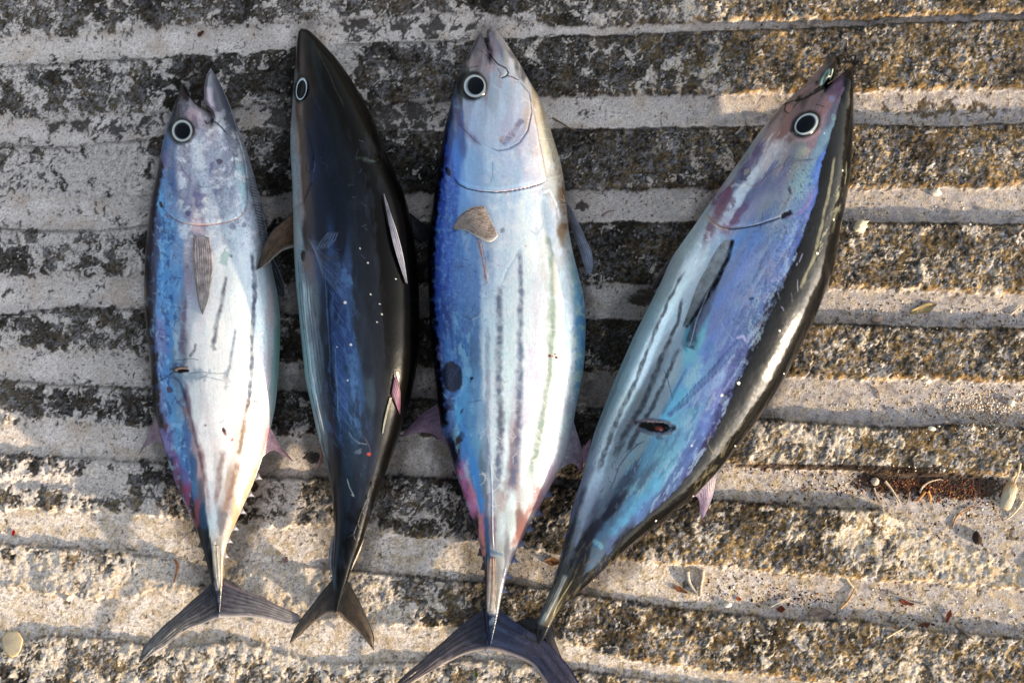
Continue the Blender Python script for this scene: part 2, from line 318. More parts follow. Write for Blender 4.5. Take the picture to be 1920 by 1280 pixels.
# ------------------------------------------------------------------ fish
def densify(pts, d):
    """polyline -> (s, n) smoothed sampler"""
    return np.array(pts, float)
class Fish:
    def __init__(self, L, R, p0, p1, ratio, gl=None, gr=None, head_k=.45, tail_k=.35, tailz=.012, pw=2.15, rows=740):
        self.p0 = np.array(p0, float); d = np.array(p1, float)-self.p0; self.len = np.hypot(*d); self.d = d/self.len
        self.nv = np.array([self.d[1], -self.d[0]])
        if self.nv[0] < 0: self.nv = -self.nv
        def sn(pts):
            q = np.array(pts, float)-self.p0; s = q@self.d; n = q@self.nv
            s = np.maximum.accumulate(s+np.arange(len(s))*1e-4); return s, n
        sL, nL = sn(L); sR, nR = sn(R)
        smin = min(sL[0], sR[0]); smax = max(sL[-1], sR[-1])
        s = np.linspace(smin, smax, rows)
        ds = s[1]-s[0]
        def smooth(v, sig):
            k = int(3*sig/ds)+1; g = np.exp(-.5*(np.arange(-k, k+1)*ds/sig)**2); g /= g.sum()
            vp = np.concatenate([2*v[0]-v[1:k+1][::-1], v, 2*v[-1]-v[-k-1:-1][::-1]]); return np.convolve(vp, g, 'valid')
        def smp(sx, nx, sig):
            v = np.interp(s, sx, nx); v2 = smooth(v, sig)
            wt = ss(sx[0], sx[0]+2.5*sig, s); return v*(1-wt)+v2*wt
        nl = smp(sL, nL, 9); nr = smp(sR, nR, 9)
        if gl is not None:
            sGl, nGl = sn(gl); sGr, nGr = sn(gr); apex = max(sGl[-1], sGr[-1])
            g1 = np.interp(s, sGl, nGl); g2 = np.interp(s, sGr, nGr)
            gap = s < apex-.3
            nl = np.where(s < sL[0], g1, nl); nr = np.where(s < sR[0], g2, nr)
            wL = s < sL[0]
            f_ap = (nGl[-1]-np.interp(apex, s, nl))/(np.interp(apex, s, nr)-np.interp(apex, s, nl))
            aft = nl+(nr-nl)*f_ap
            sp = np.clip((nr-nl)*.006, .1, 1.1)*ss(apex-.5, apex+12, s)
            g1 = np.where(gap, np.minimum(g1, g2), aft-sp); g2 = np.where(gap, np.maximum(np.interp(s, sGl, nGl), np.interp(s, sGr, nGr)), aft+sp)
            g1 = np.clip(g1, nl, nr); g2 = np.clip(g2, nl, nr)
            dw = 1-ss(apex, apex+30, s)
            tm = f_ap
        else:
            f_ap = .5; g1 = nl+(nr-nl)*.496; g2 = nl+(nr-nl)*.504; gap = np.zeros(rows, bool); dw = np.zeros(rows)
        wfull = np.maximum(nr-nl, 0)*S
        hf = ratio*wfull
        # rounded, slightly flattened trunk; peduncle rounder
        hmax = hf.max(); im = int(np.argmax(hf)); 
        lift = np.where(np.arange(rows) < im, head_k, tail_k)*(hmax-hf)/2
        zc = hf/2*1.0+lift+.0015
        self.s, self.nl, self.nr, self.zc, self.hf = s, nl, nr, zc, hf
        NA = 92; NB = 92
        xa = np.linspace(0, 1, NA); fa = (1-np.cos(xa*np.pi/2))*.45+xa*.55
        fb = 1-fa[::-1]
        cols_x = np.concatenate([g1[:, None]*0+nl[:, None]+(g1-nl)[:, None]*fa, g2[:, None]+(nr-g2)[:, None]*fb], 1)  # rows x 128
        W = np.maximum(nr-nl, 1e-3)[:, None]
        f = np.clip((cols_x-nl[:, None])/W, 0, 1)
        prof1 = np.power(np.maximum(1-np.abs(2*f-1)**pw, 0), 1/pw)*hf[:, None]/2
        wa = np.maximum(g1-nl, 0)*S; wb = np.maximum(nr-g2, 0)*S
        q = np.concatenate([np.power(np.maximum(1-np.abs(2*fa-1)**2, 0), .5)[None]*np.minimum(hf, wa*1.5)[:, None]/2,
                            np.power(np.maximum(1-np.abs(2*fb-1)**2, 0), .5)[None]*np.minimum(hf, wb*1.5)[:, None]/2], 1)
        prof = prof1*(1-dw[:, None])+np.minimum(q, prof1+1)*dw[:, None]
        self.prof = prof
        N = NA+NB
        # plan position at mid height, world coords
        PXm = self.p0[0]+s[:, None]*self.d[0]+cols_x*self.nv[0]
        PYm = self.p0[1]+s[:, None]*self.d[1]+cols_x*self.nv[1]
        xw, yw = P(PXm, PYm, zc[:, None])
        bi = np.r_[0:N:6]; 
        if bi[-1] != N-1: bi = np.r_[bi, N-1]
        # keep the jaw seam columns underneath
        bi = np.unique(np.r_[bi, NA-1, NA])
        V = []; 
        top = np.stack([xw, yw, zc[:, None]+prof], -1)
        bot = np.stack([xw[:, bi], yw[:, bi], zc[:, None]-prof[:, bi]*.98], -1)
        nb = len(bi)
        self.top = top
        self.V = np.concatenate([top.reshape(-1, 3), bot.reshape(-1, 3)]).astype(f32)
        it = np.arange(rows*N).reshape(rows, N); ib = rows*N+np.arange(rows*nb).reshape(rows, nb)
        def quads(I, flip, jl, jr):
            a = I[:-1, :-1]; b = I[:-1, 1:]; c = I[1:, 1:]; d_ = I[1:, :-1]
            Q = np.stack([a, d_, c, b] if not flip else [a, b, c, d_], -1)
            keep = np.ones(a.shape, bool)
            gp = (gap[:-1] | gap[1:])
            keep[gp, jl] = False
            na = (np.maximum(g1-nl, 0)[1:] < .05); nbb = (np.maximum(nr-g2, 0)[1:] < .05)
            keep[na, :jl] = False; keep[nbb, jl+1:] = False
            return Q[keep]
        jb = int(np.where(bi == NA-1)[0][0])
        F = [quads(it, False, NA-1, NA), quads(ib, True, jb, jb+1)]
        # seal the two rims
        for c, cb, fl in ((0, 0, 0), (N-1, nb-1, 1)):
            a, b, c2, d_ = it[:-1, c], it[1:, c], ib[1:, cb], ib[:-1, cb]
            F.append(np.stack([a, d_, c2, b] if fl else [a, b, c2, d_], -1))
        self.F = np.concatenate(F)
        self.PX, self.PY = UP(self.V[:, 0], self.V[:, 1], self.V[:, 2])
        self.istop = np.arange(len(self.V)) < rows*N
        self.C = np.zeros((len(self.V), 3), f32)
        q = np.stack([self.PX, self.PY], -1)-self.p0
        self.vs = (q@self.d).astype(f32); self.vn = (q@self.nv).astype(f32)
        self.PX = self.PX.astype(f32); self.PY = self.PY.astype(f32)
        self.disp = np.zeros(len(self.V), f32)
        # distance to rim, 0..1 across
        self.f = np.concatenate([f.reshape(-1), f[:, bi].reshape(-1)]).astype(f32)
    # ---- painting, in the fish's own surface
    def base(self, rows, seed=0, ls=52., ln=11., warp=1.):
        X = self.vs+warp*(fbm(self.vs, self.vn, 60, 3, seed)*16); Y = self.vn+warp*(fbm(self.vs, self.vn, 40, 4, seed+5, sy=16)*3.2)
        pts = []; cs = []
        for r in rows:
            y = r[0]
            for i in range(1, len(r), 4):
                q = np.array([r[i], y], float)-self.p0; pts.append((q@self.d, q@self.nv)); cq = lin(r[i+1:i+4])*ALB; cs.append(cq*.9+cq.mean()*.1)
        num = np.zeros((len(X), 3), f32); den = np.zeros(len(X), f32)
        for (ps, pn), c in zip(pts, cs):
            d2 = ((X-ps)/ls)**2+((Y-pn)/ln)**2
            wgt = (1./(d2+.05)**2.6).astype(f32)
            num += wgt[:, None]*c; den += wgt
        self.C = num/den[:, None]
    def _sel(self, pts, m):
        p = np.array(pts); return np.where((self.PX > p[:, 0].min()-m) & (self.PX < p[:, 0].max()+m) & (self.PY > p[:, 1].min()-m) & (self.PY < p[:, 1].max()+m))[0]
    def stroke(self, pts, w, col, a=1., soft=.5, noise=0., ends=.12, dep=0., ns=14.):
        """w: width in photo px, number or (start, end)"""
        w0, w1 = w if isinstance(w, tuple) else (w, w); m = max(w0, w1)*1.6+6
        i = self._sel(pts, m); X = self.PX[i]; Y = self.PY[i]
        if noise: 
            j = fbm(X, Y, 34, 2, 17); X = X+j*noise*.45; Y = Y+fbm(X, Y, 34, 2, 27)*noise*.45
        d, fr = polydist(X, Y, pts)
        hw = np.maximum((w0+(w1-w0)*fr)*(.5 if max(w0, w1) < 4 else .76), 1.05)
        q_ = d/hw/1.15
        if noise: q_ = q_+fbm(X, Y, 17, 2, 29, .8)*min(.3, noise*.09)
        k = ss(1., 1-soft, q_)
        if ends: k = k*ss(0, ends, fr)*ss(0, ends, 1-fr)
        if noise: k = k*(.62+.38*ss(-.6, .3, fbm(X, Y, 16, 3, 33)))
        if col is not None: self.C[i] = mix(self.C[i], A(*col), k*a)
        if dep: self.disp[i] += (k*dep*.001*self.istop[i]).astype(f32)
    def blob(self, x, y, rx, ry, col, a=1., rot=0., soft=.4, noise=.25, dep=0., ns=12.):
        i = self._sel([(x, y)], max(rx, ry)*1.6+4); X = self.PX[i]-x; Y = self.PY[i]-y
        c, s_ = math.cos(math.radians(rot)), math.sin(math.radians(rot))
        u = (X*c+Y*s_)/rx; v = (-X*s_+Y*c)/ry
        r = np.hypot(u, v)+noise*fbm(self.PX[i], self.PY[i], ns, 4, 41, .6)
        k = ss(1., 1-soft, r)
        if col is not None: self.C[i] = mix(self.C[i], A(*col), k*a)
        if dep: self.disp[i] += (k*dep*.001*self.istop[i]).astype(f32)
    def mottle(self, col, a, sc, lo, hi, seed, region=None, sy=None, octv=4):
        n = fbm(self.vn, self.vs, sc, octv, seed, .62, sy=sy); k = ss(lo, hi, n)*a
        if region is not None: k = k*region
        self.C = mix(self.C, A(*col), k)
    def region(self, x, y, rx, ry, p=1.):
        return np.exp(-(((self.PX-x)/rx)**2+((self.PY-y)/ry)**2)*p)
    def scratches(self, n, x0, x1, y0, y1, col, seed, ln=(6, 22), w=1.6, a=.5, ang=None, spread=.6):
        r = random.Random(seed)
        for _ in range(n):
            x = r.uniform(x0, x1); y = r.uniform(y0, y1); t = (ang if ang is not None else r.uniform(0, 3.14))+r.gauss(0, spread)
            l = r.uniform(*ln)*.5; b = r.gauss(0, .18)
            self.stroke([(x-l*math.cos(t), y-l*math.sin(t)), (x-b*l*math.sin(t), y+b*l*math.cos(t)), (x+l*math.cos(t), y+l*math.sin(t))], w, col, a*r.uniform(.4, 1), .8, 0)
    def gill(self, pts, col, w=2.2, a=.7, dep=-.5, w2=9, dep2=.0):
        self.stroke(pts, w2, None, 1, 1., 0, .1, dep2)
        self.stroke(pts, w, col, a, .7, 0, .1, dep)
    # ---- lookups
    def surf(self, px, py):
        if not hasattr(self, '_tp'):
            t = self.V[self.istop]; X, Y = UP(t[:, 0], t[:, 1], t[:, 2]); self._tp = (X, Y, t[:, 2])
        X, Y, Z = self._tp
        out = []
        for a, b in zip(np.ravel(px), np.ravel(py)):
            out.append(float(Z[np.argmin((X-a)**2+(Y-b)**2)]))
        return np.array(out).reshape(np.shape(px))
    def zat(self, px, py):
        q = np.array([px, py], float)-self.p0; return float(np.interp(q@self.d, self.s, self.zc))
    def cool(self, m, a):
        L_ = self.C.mean(1, keepdims=True); m = m[:, None]*a; tgt = L_*np.array([.82, 1.0, 1.3], f32); self.C = self.C*(1-m)+tgt*m
    def finish(self, rt, parts, mats=None, dark=.42, edge=.28):
        self.V[:, 2] += self.disp
        g = 1+.085*fbm(self.PX, self.PY, 7, 3, 201, .7)+.07*fbm(self.vn, self.vs, 4, 2, 203, sy=26)+.07*fbm(self.vn, self.vs, 34, 3, 205, sy=70)
        self.C = self.C*g[:, None]; self.C[:, 0] *= 1+.04*fbm(self.vn, self.vs, 22, 3, 207)
        bl = np.clip((self.C[:, 2]-self.C[:, 0])/(self.C[:, 2]+self.C[:, 0]+1e-4), 0, 1)
        self.C[:, 1] *= 1+.16*bl; self.C[:, 0] *= 1-.34*bl; self.C *= (1-.12*bl)[:, None]
        Lm = self.C.mean(1, keepdims=True); self.C = Lm*.16+self.C*.84; self.C = np.clip(1.12*np.power(np.maximum(self.C, 1e-4), 1.17)*(dark+(1-dark)*ss(.0, .10, Lm)), .0012, .86)
        cen = self.V[self.F].mean(1); cx, cy = UP(cen[:, 0], cen[:, 1], cen[:, 2])
        left = np.ones(len(self.F), bool); loc = tuple(rt.location)
        for name, poly, mat in parts:
            k = inpoly(cx, cy, poly) & left
            if name != 'gill_cover': left &= ~k
            elif True: k &= (cen[:, 2] > np.interp(((np.stack([cx, cy], -1)-self.p0)@self.d), self.s, self.zc))
            if k.sum() < 4: print('EMPTY PART', name); continue
            V, F, C = sub(self.V, self.F, self.C, k)
            if name == 'gill_cover':
                vx, vy = UP(V[:, 0], V[:, 1], V[:, 2]); q = (np.stack([vx, vy], -1)-self.p0)@self.d; t = np.clip((q-q.min())/(q.max()-q.min()), 0, 1)
                # distance to the free rear edge
                e, _ = polydist(vx.astype(f32), vy.astype(f32), poly+[poly[0]])
                V = V.copy(); V[:, 2] += .0003+.0006*t**1.5*ss(0, 5, e)+.0002
                C = C*(1-edge*(ss(3.5, .5, e)*ss(.3, .8, t))[:, None]); C = mix(C, C*1.25, ss(3, 6, e)*ss(11, 7, e)*ss(.5, .9, t)*.8)  # dark rim and light edge highlight painted onto the plate
            o = make_mesh(name, V-np.array(loc, f32), F, C, mat, rt)
        V, F, C = sub(self.V, self.F, self.C, left)
        make_mesh('body', V-np.array(loc, f32), F, C, mats or M_skin, rt)

def resample(pts, n):
    p = np.array(pts, float)
    # catmull-rom densify
    q = [p[0]]
    for i in range(len(p)-1):
        a = p[max(i-1, 0)]; b = p[i]; c = p[i+1]; d = p[min(i+2, len(p)-1)]
        for t in np.linspace(0, 1, 9)[1:]:
            q.append(.5*((2*b)+(-a+c)*t+(2*a-5*b+4*c-d)*t*t+(-a+3*b-3*c+d)*t**3))
    q = np.array(q); l = np.r_[0, np.cumsum(np.hypot(*(q[1:]-q[:-1]).T))]
    t = np.linspace(0, l[-1], n); return np.stack([np.interp(t, l, q[:, 0]), np.interp(t, l, q[:, 1])], -1)
def fin(fish, rt, name, lead, trail, croot, ctip, cray, nr=14, zr=None, zt=.004, off=.0012, thick=.0007, edge=None, M=46, K=26, arch=.002, rayamp=.6, mottle=.35, seed=1, follow=False, swept=False, ecol=None, parent=None, label=None, tears=0.):
    M = 46; K = 30
    a = resample(lead, M); b = resample(trail, M)
    v = np.linspace(0, 1, K)[None, :, None]
    pts = a[:, None]*(1-v)+b[:, None]*v; U = np.linspace(0, 1, M)[:, None]*np.ones((1, K)); Vv = np.ones((M, 1))*np.linspace(0, 1, K)[None]
    PXs, PYs = pts[..., 0], pts[..., 1]
    if tears:
        j = gn(U*3, Vv*40, seed+70)*tears*U; PXs = PXs+j; PYs = PYs+j*.5
    if follow: z = fish.surf(PXs, PYs)+off+arch*np.sin(U*np.pi)*(1-Vv*.6)
    else:
        z0 = zr if zr is not None else fish.zat(*a[0]); z = z0*(1-U**.8)+zt*U**.8+arch*np.sin(U*np.pi)*np.sin(np.clip(Vv, 0, 1)*np.pi)
        z = np.maximum(z, .0035)
    ph = Vv*nr*2*np.pi+gn(U*2, Vv*3, seed)*.9
    if swept: ph = (Vv*.75+U*.55)*nr*2*np.pi+gn(U*2, Vv*3, seed)*1.2
    ray = .5+.5*np.sin(ph)
    z = z+ray*.00028
    xw, yw = P(PXs, PYs, z)
    C = A(*croot)*(1-U[..., None]**.9)+A(*ctip)*U[..., None]**.9
    brk = ss(-.5, .4, fbm(Vv*nr*2.2, U*7, 1.6, 3, seed+9, .6))
    C = mix(C, A(*cray), ray**1.5*rayamp*(.45+.55*brk)*ss(0, .08, Vv)*ss(0, .05, 1-Vv))
    C = mix(C, A(*cray), ss(.05, .5, fbm(U*6, Vv*14, 1., 3, seed+19, .6))*.5*ss(.9, .4, U))
    nz = fbm(PXs, PYs, 14, 4, seed+3, .6)
    C = C*(1+mottle*nz[..., None]*1.2)
    if edge: 
        C = mix(C, A(*edge), ss(.10, .02, Vv)*.85)
    if ecol: C = mix(C, A(*ecol), ss(.12, .03, 1-Vv)*.8)
    C = np.clip(C, .003, .9)
    t2 = thick*np.minimum(1, np.minimum(Vv, 1-Vv)*8+.15)
    T = np.stack([xw, yw, z], -1).reshape(-1, 3); B = np.stack([xw, yw, z-t2-.0002], -1).reshape(-1, 3)
    Vt = np.concatenate([T, B]); I = np.arange(M*K).reshape(M, K); J = I+M*K
    def q(I, fl):
        s_ = [I[:-1, :-1], I[1:, :-1], I[1:, 1:], I[:-1, 1:]]
        return np.stack(s_[::-1] if fl else s_, -1).reshape(-1, 4)
    F = [q(I, 0), q(J, 1)]
    for e1, e2 in ((I[0], J[0]), (I[-1], J[-1]), (I[:, 0], J[:, 0]), (I[:, -1], J[:, -1])):
        F.append(np.stack([e1[:-1], e1[1:], e2[1:], e2[:-1]], -1))
    o = make_mesh(name, Vt-np.array(rt.location, f32), np.concatenate(F), np.concatenate([C.reshape(-1, 3)]*2), M_fin, parent or rt)
    if label: o['label'] = label
    return o
def finlet(fish, rt, x, y, dx, dy, wx, wy, col, z=None):
    """small triangular finlet: base centred at x,y, tip offset dx,dy, half base wx,wy"""
    z = z if z is not None else fish.zat(x, y)*.9
    p = [(x-wx, y-wy), (x+dx*.55-wx*.1, y+dy*.3-wy*.2), (x+dx, y+dy), (x+wx*.6+dx*.2, y+wy*.7), (x+wx, y+wy), (x-dx*.6, y)]
    V = []
    for k, zz in ((0, .0006), (1, -.0006)):
        for i, (a, b) in enumerate(p):
            X, Y = P(a, b, z); V.append((X, Y, z+zz*(1 if i in (0, 4, 5) else .3)-(.002 if i == 2 else 0)))
    F = [[0, 1, 3, 5], [1, 2, 3, 3], [5, 3, 4, 4]]
    tri = [(0, 1, 5), (1, 3, 5), (1, 2, 3), (5, 3, 4)]; n = 6
    F = [t for t in tri]+[(a+n, c+n, b+n) for a, b, c in tri]
    for i in range(6):
        j = (i+1) % 6; F += [(i, i+n, j+n), (i, j+n, j)]
    c = np.tile(A(*col), (12, 1)); c[2] *= .8; c[8] *= .8; c[0] *= 1.25
    make_mesh('finlet', np.array(V)-np.array(rt.location), np.array(F), c, M_fin, rt, smooth=False)
def eye(fish, rt, x, y, rx, ry, rot, px_, py_, prx, pry, ringc=(200, 205, 200), iris=(150, 160, 170), bulge=.0022, dark=(40, 45, 55), prot=None):
    c, s_ = math.cos(math.radians(rot)), math.sin(math.radians(rot))
    R = np.linspace(0, 1, 22); T = np.linspace(0, 2*np.pi, 49)[:-1]
    r, t = np.meshgrid(R, T, indexing='ij')
    ex = r*np.cos(t)*rx; ey = r*np.sin(t)*ry; X = x+ex*c-ey*s_; Y = y+ex*s_+ey*c
    zs = fish.surf(X, Y)
    # regress surface to a plane so the eyeball is smooth
    Am = np.stack([np.ones(X.size), (X-x).ravel(), (Y-y).ravel()], -1); k = np.linalg.lstsq(Am, zs.ravel(), rcond=None)[0]
    zp = (Am@k).reshape(X.shape); z = zp+.0004+bulge*np.sqrt(np.maximum(1-(r*.97)**2, 0))-.0012*ss(.85, 1, r)
    xw, yw = P(X, Y, z)
    nz = fbm(T[None, :]*0+np.cos(t)*6, np.sin(t)*6+r*2, 1, 3, 7)
    C = np.zeros(X.shape+(3,), f32)+A(*iris)
    C = mix(C, A(*ringc)*.8, ss(.66, .74, r)*ss(.92, .84, r)); C = mix(C, A(232, 236, 232)*.85, ss(.72, .77, r)*ss(.84, .79, r)*.5)
    C = mix(C, A(90, 110, 130), ss(0, .6, nz)*.45*ss(.9, .7, r)); C = mix(C, A(*dark)*.5, ss(.82, .9, r)*.97)
    m, n = X.shape; I = np.arange(m*n).reshape(m, n); I2 = np.roll(I, -1, 1)
    F = np.stack([I[:-1], I2[:-1], I2[1:], I[1:]], -1).reshape(-1, 4)[:, ::-1]
    loc = np.array(rt.location, f32)
    V = np.stack([xw, yw, z], -1).reshape(-1, 3)
    e = make_mesh('eye', V-loc, F, C.reshape(-1, 3), M_eye, rt)
    # pupil
    rr = np.linspace(0, 1, 10); r, t = np.meshgrid(rr, T, indexing='ij')
    rot2 = prot if prot is not None else rot; c2, s2 = math.cos(math.radians(rot2)), math.sin(math.radians(rot2))
    ex = r*np.cos(t)*prx; ey = r*np.sin(t)*pry; X = px_+ex*c2-ey*s2; Y = py_+ex*s2+ey*c2
    u = ((X-x)*c+(Y-y)*s_)/rx; v_ = (-(X-x)*s_+(Y-y)*c)/ry; q = np.minimum(u*u+v_*v_, 1)
    z = k[0]+k[1]*(X-x)+k[2]*(Y-y)+.0004+bulge*np.sqrt(np.maximum(1-q*.94, 0))+.0002+.0003*np.sqrt(1-r*r*.98)-.0006*(r > .99)
    xw, yw = P(X, Y, z); m, n = X.shape; I = np.arange(m*n).reshape(m, n); I2 = np.roll(I, -1, 1)
    F = np.stack([I[:-1], I2[:-1], I2[1:], I[1:]], -1).reshape(-1, 4)[:, ::-1]
    make_mesh('pupil', np.stack([xw, yw, z], -1).reshape(-1, 3)-loc, F, None, M_pup, e)

# ================================================================== FISH ONE (leftmost, mouth open)
def fish_one():
    L = [(342,158),(333,182),(325,205),(316,233),(306,267),(300,298),(294,330),(283,377),(277,440),(273,481),(271,544),(273,590),(280,653),(284,715),(289,762),(303,825),(311,850),(325,892),(344,938),(364,981),(379,1023),(389,1060),(397,1096),(401,1112),(404,1130),(408,1148)]
    R = [(395,128),(404,140),(412,155),(431,196),(447,242),(462,280),(475,324),(487,367),(497,415),(502,450),(508,495),(519,544),(525,590),(525,637),(522,700),(516,762),(508,800),(489,866),(475,905),(459,941),(443,978),(426,1014),(421,1043),(418,1086),(417,1100),(415,1125),(412,1148)]
    gl = [(342,158),(350,170.6),(366,192),(381,205),(392,212),(399,222)]
    gr = [(395,128),(387,142),(383,167),(384,192),(391,205),(399,214),(400,222)]
    f = Fish(L, R, (372,128), (410,1148), .60, gl, gr, tailz=.012)
    rt = root('tuna', 'leftmost tuna, silver belly with faint broken stripes and its mouth gaping open', 'fish', (*P(400,640,0), 0), 'tuna laid side by side on the concrete')
    f.base([
     (175,345,70,60,75,392,150,150,165,405,110,110,125,418,95,95,112),
     (205,330,60,60,70,345,110,105,120,365,150,145,160,390,170,160,175,405,120,120,135,425,90,90,105),
     (235,318,60,80,110,370,175,165,180,400,200,190,200,430,130,130,145,445,90,90,105),
     (265,308,70,100,150,320,110,120,160,345,170,165,180,375,200,200,215,410,205,205,220,440,150,155,170,458,125,130,145),
     (300,300,60,60,90,315,120,125,165,340,170,170,190,370,220,225,240,400,190,190,215,425,165,165,190,455,200,205,220,468,150,150,165),
     (340,292,40,40,60,305,80,130,200,320,90,110,170,345,170,170,195,380,215,220,238,405,150,150,180,430,190,195,215,455,182,206,220,475,140,140,160),
     (380,285,45,42,55,300,80,150,225,320,120,140,190,350,150,150,185,375,130,130,170,400,210,215,235,440,200,205,225,470,180,185,205,485,110,110,130),
     (420,279,50,45,55,297,60,90,160,320,100,150,215,345,160,175,210,370,215,200,210,400,200,210,235,440,220,228,242,475,200,205,225,494,110,110,130),
     (470,274,50,45,50,290,50,60,120,305,85,145,220,335,130,160,215,355,185,180,195,430,215,225,240,470,225,232,245,500,170,175,190),
     (520,272,55,48,50,288,40,50,110,305,80,145,220,335,110,155,220,352,160,150,175,410,228,234,244,450,230,238,248,490,222,228,238,510,190,195,205),
     (580,272,55,45,40,283,40,60,110,300,100,145,215,325,90,145,218,345,130,135,165,355,190,195,215,400,238,242,252,450,232,242,250,490,228,238,246,508,228,215,220,520,190,215,215),
     (640,275,50,40,40,285,60,80,150,300,120,125,185,318,70,135,208,332,150,170,200,345,130,135,150,365,232,235,242,410,242,246,252,460,227,238,248,505,215,225,235,520,165,205,200),
     (700,281,45,38,40,292,70,100,180,310,80,135,208,330,110,130,160,355,205,210,220,400,240,244,250,460,224,234,244,500,215,215,228,517,170,200,205),
     (760,288,45,38,45,300,110,120,185,320,90,145,210,338,120,150,190,350,120,105,125,365,218,224,232,410,242,244,250,450,235,238,245,480,215,222,232,500,190,190,205,511,160,180,190),
     (820,302,60,50,60,315,130,120,185,335,90,145,205,352,70,100,165,362,130,120,140,380,228,228,236,420,236,236,240,455,205,195,190,480,212,205,215,500,200,175,185),
     (870,318,60,50,80,330,120,85,150,348,70,120,190,362,55,85,140,375,150,130,140,390,228,228,234,420,220,215,220,450,205,195,195,475,225,205,190),
     (920,337,60,40,60,350,140,60,110,365,60,105,160,378,90,90,110,392,218,222,230,410,185,185,190,430,150,140,135,450,222,205,185,465,212,190,160),
     (970,360,45,35,45,370,140,60,80,382,40,75,120,397,195,212,226,412,120,125,135,425,175,168,160,440,190,160,120),
     (1010,375,35,30,35,388,35,45,60,398,185,192,196,412,190,195,195,422,200,180,150),
     (1060,390,30,26,26,396,50,50,50,403,195,190,178,412,165,160,145,418,150,130,90),
     (1098,398,35,35,50,407,150,155,160,415,110,100,100),(1130,404,50,55,85,410,120,130,160,415,60,62,95),(1148,408,60,62,95,412,60,62,95)], seed=1)
    X, Y = f.PX, f.PY
    # mottled mucus and worn scales
    back = ss(345, 325, X-(Y-500)*.06)
    mid = ss(170, 260, Y)*ss(520, 420, Y)
    f.mottle((110,108,145), .35, 22, .1, .45, 7, region=mid)
    f.mottle((245,246,252), .7, 30, .0, .5, 9, region=mid*ss(320, 350, X))
    f.mottle((40,60,130), .6, 14, .12, .5, 12, region=back*ss(300, 400, Y), sy=26)
    f.mottle((150,185,225), .6, 12, .15, .6, 13, region=back*ss(300, 400, Y), sy=20)
    f.mottle((60,50,70), .5, 5, .3, .7, 15, region=mid)
    f.C *= (1-.22*ss(870, 960, Y))[:, None]; f.C[:, 2] *= 1+.12*ss(870, 960, Y)
    # dark dorsal edge
    f.stroke([(302,290),(290,350),(282,400),(276,470),(274,544),(276,600),(283,660),(287,720),(293,770),(306,825)], 15, (30,26,30), .95, .5, 3, .04)
    f.stroke([(296,345),(288,400),(283,460),(282,520),(284,590)], 9, (36,34,80), .7, .8, 3, .1)
    f.stroke([(271,520),(272,590),(279,655),(283,715)], 4, (120,105,70), .5, .6, 1)
    # head
    f.stroke([(345,160),(333,185),(326,207)], 9, (40,36,40), .7, .8, 1, .05)
    f.blob(347,175,9,16,(60,45,55),.8,-25)
    f.stroke([(342,160),(350,171),(366,192),(381,205)], 5, (25,22,28), .8, .6)
    f.blob(361,215,18,16,(200,172,180),.5); f.blob(366,228,6,18,(130,110,130),.6,-15)
    f.stroke([(318,230),(325,219),(338,214),(348,214)], 2, (70,60,70), .6, .6)
    f.stroke([(395,130),(388,145),(386,165),(388,190),(396,208)], 4, (70,68,80), .7)
    f.stroke([(393,160),(393,185),(398,205),(404,225)], 11, (205,190,205), .75, .8)
    f.stroke([(404,140),(414,165),(424,195),(432,225),(438,250)], 13, (88,88,108), .75, .8)
    f.stroke([(415,160),(432,200),(444,240),(458,280)], 3, (180,185,200), .7, .8)
    f.stroke([(382,205),(390,200),(398,208),(402,220),(398,228),(388,232),(384,226)], 3, (60,55,65), .9, .5, 0, 0.02, -.4)
    f.blob(391,219,8,9,(225,222,230),.8,0,.6,.1,.4)
    f.stroke([(398,226),(408,232),(418,242),(424,250)], 2.5, (30,28,35), .9, .5, 0, .1, -.5)
    f.stroke([(315,275),(318,262),(324,250)], 6, (60,110,180), .6, .8)
    f.blob(310,300,8,22,(120,110,160),.6)
    f.gill([(334,300),(345,322),(355,335),(358,345)], (150,110,110), 2.2, .6)
    f.gill([(362,343),(376,351),(392,352),(408,345),(420,337),(432,325),(440,308),(438,290),(430,280)], (120,115,140), 2, .5, -.35)
    f.stroke([(345,325),(335,310),(325,300),(315,290)], 3, (110,100,150), .5, .8)
    f.blob(374,368,14,9,(112,106,150),.75,10,.4,.5); f.blob(372,380,7,12,(112,106,150),.75,10,.4,.5)
    f.blob(411,303,6,8,(70,60,75),.8,-20,.5,.5); f.blob(396,315,4,14,(110,105,150),.6,10,.4,.6); f.blob(413,325,14,6,(130,125,150),.5,-20,.4,.5)
    f.blob(455,318,9,13,(160,205,225),.4); f.blob(353,401,6,6,(95,88,130),.8,0,.4,.5); f.blob(437,425,10,7,(135,130,165),.7,0,.4,.5); f.blob(457,422,6,6,(130,128,165),.7)
    f.gill([(307,395),(318,406),(335,416),(350,420),(372,423),(400,421),(425,417),(445,410),(460,398),(466,380)], (205,160,150), 3, .65, -.5)
    f.gill([(350,414),(375,420),(398,421),(428,416),(446,408)], (205,165,155), 2, .6, .2)
    f.stroke([(466,380),(463,340),(458,300),(448,265),(440,245)], 3, (120,120,140), .6, .6, 0, .1, -.5)
    f.stroke([(455,262),(468,300),(474,335),(482,375),(492,420)], 7, (212,214,222), .5, .8, 2)
    f.stroke([(468,330),(478,375),(486,410),(494,440),(500,470)], 13, (60,60,70), .75, .8, 5, .05)
    for k in range(26):
        y = 330+k*5.6; x = 470+(y-330)*.2; f.stroke([(x-3,y),(x+5,y+4)], 1.4, (210,214,224), .6, .6)
    f.blob(302,384,4,9,(10,10,20),.95,-20,.4,.2); f.stroke([(304,390),(315,402),(328,412),(345,420)], 1.8, (70,80,130), .6)
    f.blob(301,330,6,10,(20,30,60),.8,0,.4,.7)
